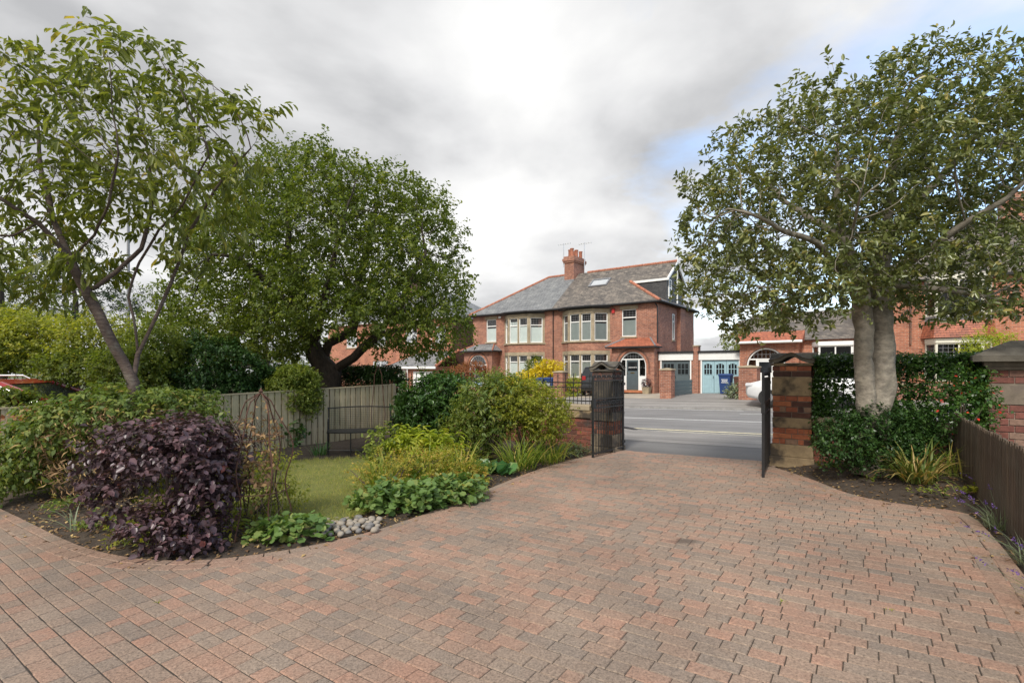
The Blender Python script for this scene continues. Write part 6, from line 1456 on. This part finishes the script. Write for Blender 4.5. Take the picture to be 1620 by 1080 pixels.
tree('round_tree', 'large round crowned tree with dark forked trunk behind the timber fence', b,
    [[b, *LP(Y1, (520, 592))], LP(Y1, (520, 592), (498, 560, -.2), (480, 515, -.3), (462, 450, -.3), (455, 360, -.2), (456, 300, 0)), LP(Y1, (480, 515, -.3), (440, 460, -.8), (385, 410, -1.2), (335, 402, -1.5)), LP(Y1, (498, 560, -.2), (470, 500, .8), (420, 440, 1.4), (380, 360, 1.6)),
     LP(Y1, (520, 592), (560, 565, -.2), (600, 530, -.4), (640, 465, -.8), (672, 400, -1)), LP(Y1, (508, 575), (522, 545, -.1), (556, 525, .2), (562, 460, .5), (590, 360, .8), (600, 310, .8)), LP(Y1, (600, 530, -.4), (655, 515, .3), (705, 470, .6)), LP(Y1, (498, 540, -.2), (520, 440, -1.3), (545, 340, -1.8))],
    [(at(520, 385, Y1), (2.9, 2.8, 2.1)), (at(395, 430, Y1), (1.75, 2.0, 2.0)), (at(640, 415, Y1), (1.7, 2.0, 2.1)), (at(470, 300, Y1), (1.7, 1.7, .9)), (at(600, 338, Y1), (1.5, 1.7, 1.0)), (at(690, 490, Y1), (.85, 1.3, 1.0)), (at(345, 510, Y1), (1.4, 1.6, 1.0)), (at(660, 520, Y1-.3), (1.35, 1.5, .85)), (at(430, 530, Y1-.5), (1.3, 1.3, .75)), (at(560, 480, Y1-1.6), (1.5, .9, .8)), (at(480, 470, Y1-1.8), (1.5, .8, .9))],
    6000, .19, .23, .33, .0032, 'bark_dark', dict(k=8, rep=4, slen=.3, L=.08, W=.05, mat='leaf_round', droop=.25, spread=.95, up=.6, jit=.5, maxtips=2, lift=.2, wild=.7), flare=1.2, inner=.55)
Y2 = 6.75; b = at(1380, 690, Y2); b.z = .08
tree('holly_tree', 'broad holly tree with two pale grey trunks beside the right gate pier', b,
    [[b, *LP(Y2, (1380, 676))], LP(Y2, (1380, 676), (1370, 640), (1366, 580), (1366, 520), (1358, 455, -.05), (1336, 380, -.1), (1322, 310, -.2), (1330, 220, -.2)), LP(Y2, (1380, 676), (1392, 640, .03), (1396, 590, .06), (1395, 520, .06), (1392, 450, .1), (1398, 380, .15), (1412, 300, .2), (1420, 210, .2), (1440, 130, .2)),
     LP(Y2, (1350, 440, -.05), (1290, 385, -.5), (1220, 350, -.8), (1150, 330, -.9)), LP(Y2, (1336, 380, -.1), (1260, 330, .5), (1190, 270, .8)), LP(Y2, (1393, 450, .1), (1460, 400, -.4), (1530, 350, -.7), (1600, 310, -.9)), LP(Y2, (1398, 380, .15), (1470, 300, .6), (1550, 210, .8), (1620, 160, .9)), LP(Y2, (1340, 400, -.1), (1350, 360, -1), (1370, 290, -1.5)), LP(Y2, (1352, 455, -.05), (1290, 450, -.3), (1230, 455, -.5)), LP(Y2, (1393, 450, .1), (1480, 455, -.2), (1560, 470, -.3))],
    [(at(1290, 290, Y2), (1.45, 1.6, 1.15)), (at(1440, 245, Y2), (1.35, 1.6, 1.25)), (at(1545, 290, Y2), (1.1, 1.5, 1.3)), (at(1150, 350, Y2), (.72, 1.0, .85)), (at(1230, 450, Y2), (.95, 1.2, .55)), (at(1480, 420, Y2), (1.2, 1.3, .6)), (at(1640, 250, Y2), (.9, 1.3, 1.1)), (at(1455, 150, Y2), (.8, .9, .5)), (at(1350, 420, Y2-.5), (.9, .8, .42)), (at(1180, 440, Y2), (.7, .9, .6)), (at(1290, 455, Y2-.3), (.7, .9, .4)), (at(1560, 455, Y2-.2), (.8, 1.0, .42)), (at(1190, 505, Y2+.2), (.55, .6, .32)), (at(1125, 435, Y2), (.55, .7, .5)), (at(1275, 500, Y2-.2), (.45, .6, .25)), (at(1500, 485, Y2-.2), (.7, .8, .25)), (at(1590, 485, Y2-.3), (.55, .8, .25))],
    5200, .115, .15, .2, .0024, 'bark_holly', dict(k=8, rep=2, slen=.15, L=.072, W=.034, mat='leaf_holly', droop=.05, spread=.85, up=.55, jit=.45, maxtips=3, lift=.3, wild=.5), flare=1.15, inner=.5, lumps=.05)
def back_tree(name, label, px, py, Y, blobs, mt, L_, W_, n, bm_='bark_dark', tr=.16):
    b = at(px, py, Y); b.z = -.3; top_ = at(px, min(q[1] for q in blobs)+10, Y)
    tree(name, label, b, [[b, b.lerp(top_, .35)], [b.lerp(top_, .35), b.lerp(top_, .9)]], [(at(x, y, Y), r_) for x, y, r_ in blobs], n, .34, .45, tr, .008, bm_, dict(k=8, rep=3, slen=.4, L=L_, W=W_, mat=mt, droop=.3, maxtips=3, wild=.8), inner=.4, tmpl=(T4, F4))
back_tree('dark_conifer', 'dark evergreen tree far behind the cherry trunk', 120, 600, 24, [(120, 440, (2.2, 2, 2.4)), (60, 470, (2.0, 2, 1.8)), (170, 490, (1.6, 1.6, 1.2))], 'leaf_conifer', .16, .05, 700)
back_tree('background_tree', 'green tree at the far left edge behind the yellow shrub', 0, 600, 16, [(-10, 460, (1.8, 1.6, 1.3)), (-60, 400, (1.8, 1.6, 1.6)), (40, 500, (1.3, 1.3, .8))], 'leaf_round', .1, .06, 700)
back_tree('background_tree', 'dull green tree between cherry trunk and round tree', 275, 600, 19, [(280, 500, (1.7, 1.6, 1.6)), (240, 530, (1.3, 1.4, 1.0)), (350, 540, (1.4, 1.4, .9))], 'leaf_round', .1, .06, 700)
back_tree('background_tree', 'mid green tree filling the gap left of the dark forked trunk', 420, 600, 17.5, [(420, 520, (1.8, 1.5, 1.3)), (480, 550, (1.2, 1.3, .9)), (350, 560, (1.5, 1.4, .8))], 'leaf_round', .1, .06, 800)
back_tree('background_tree', 'far green tree low behind the clipped evergreen dome', 310, 600, 22, [(300, 560, (2.2, 1.6, 1.0)), (400, 575, (2.0, 1.6, .8)), (230, 560, (1.8, 1.5, 1.2))], 'leaf_dark', .12, .07, 800)
print('objects', len(bpy.data.objects), 'tris', sum(len(m_.polygons) for m_ in bpy.data.meshes)*2)
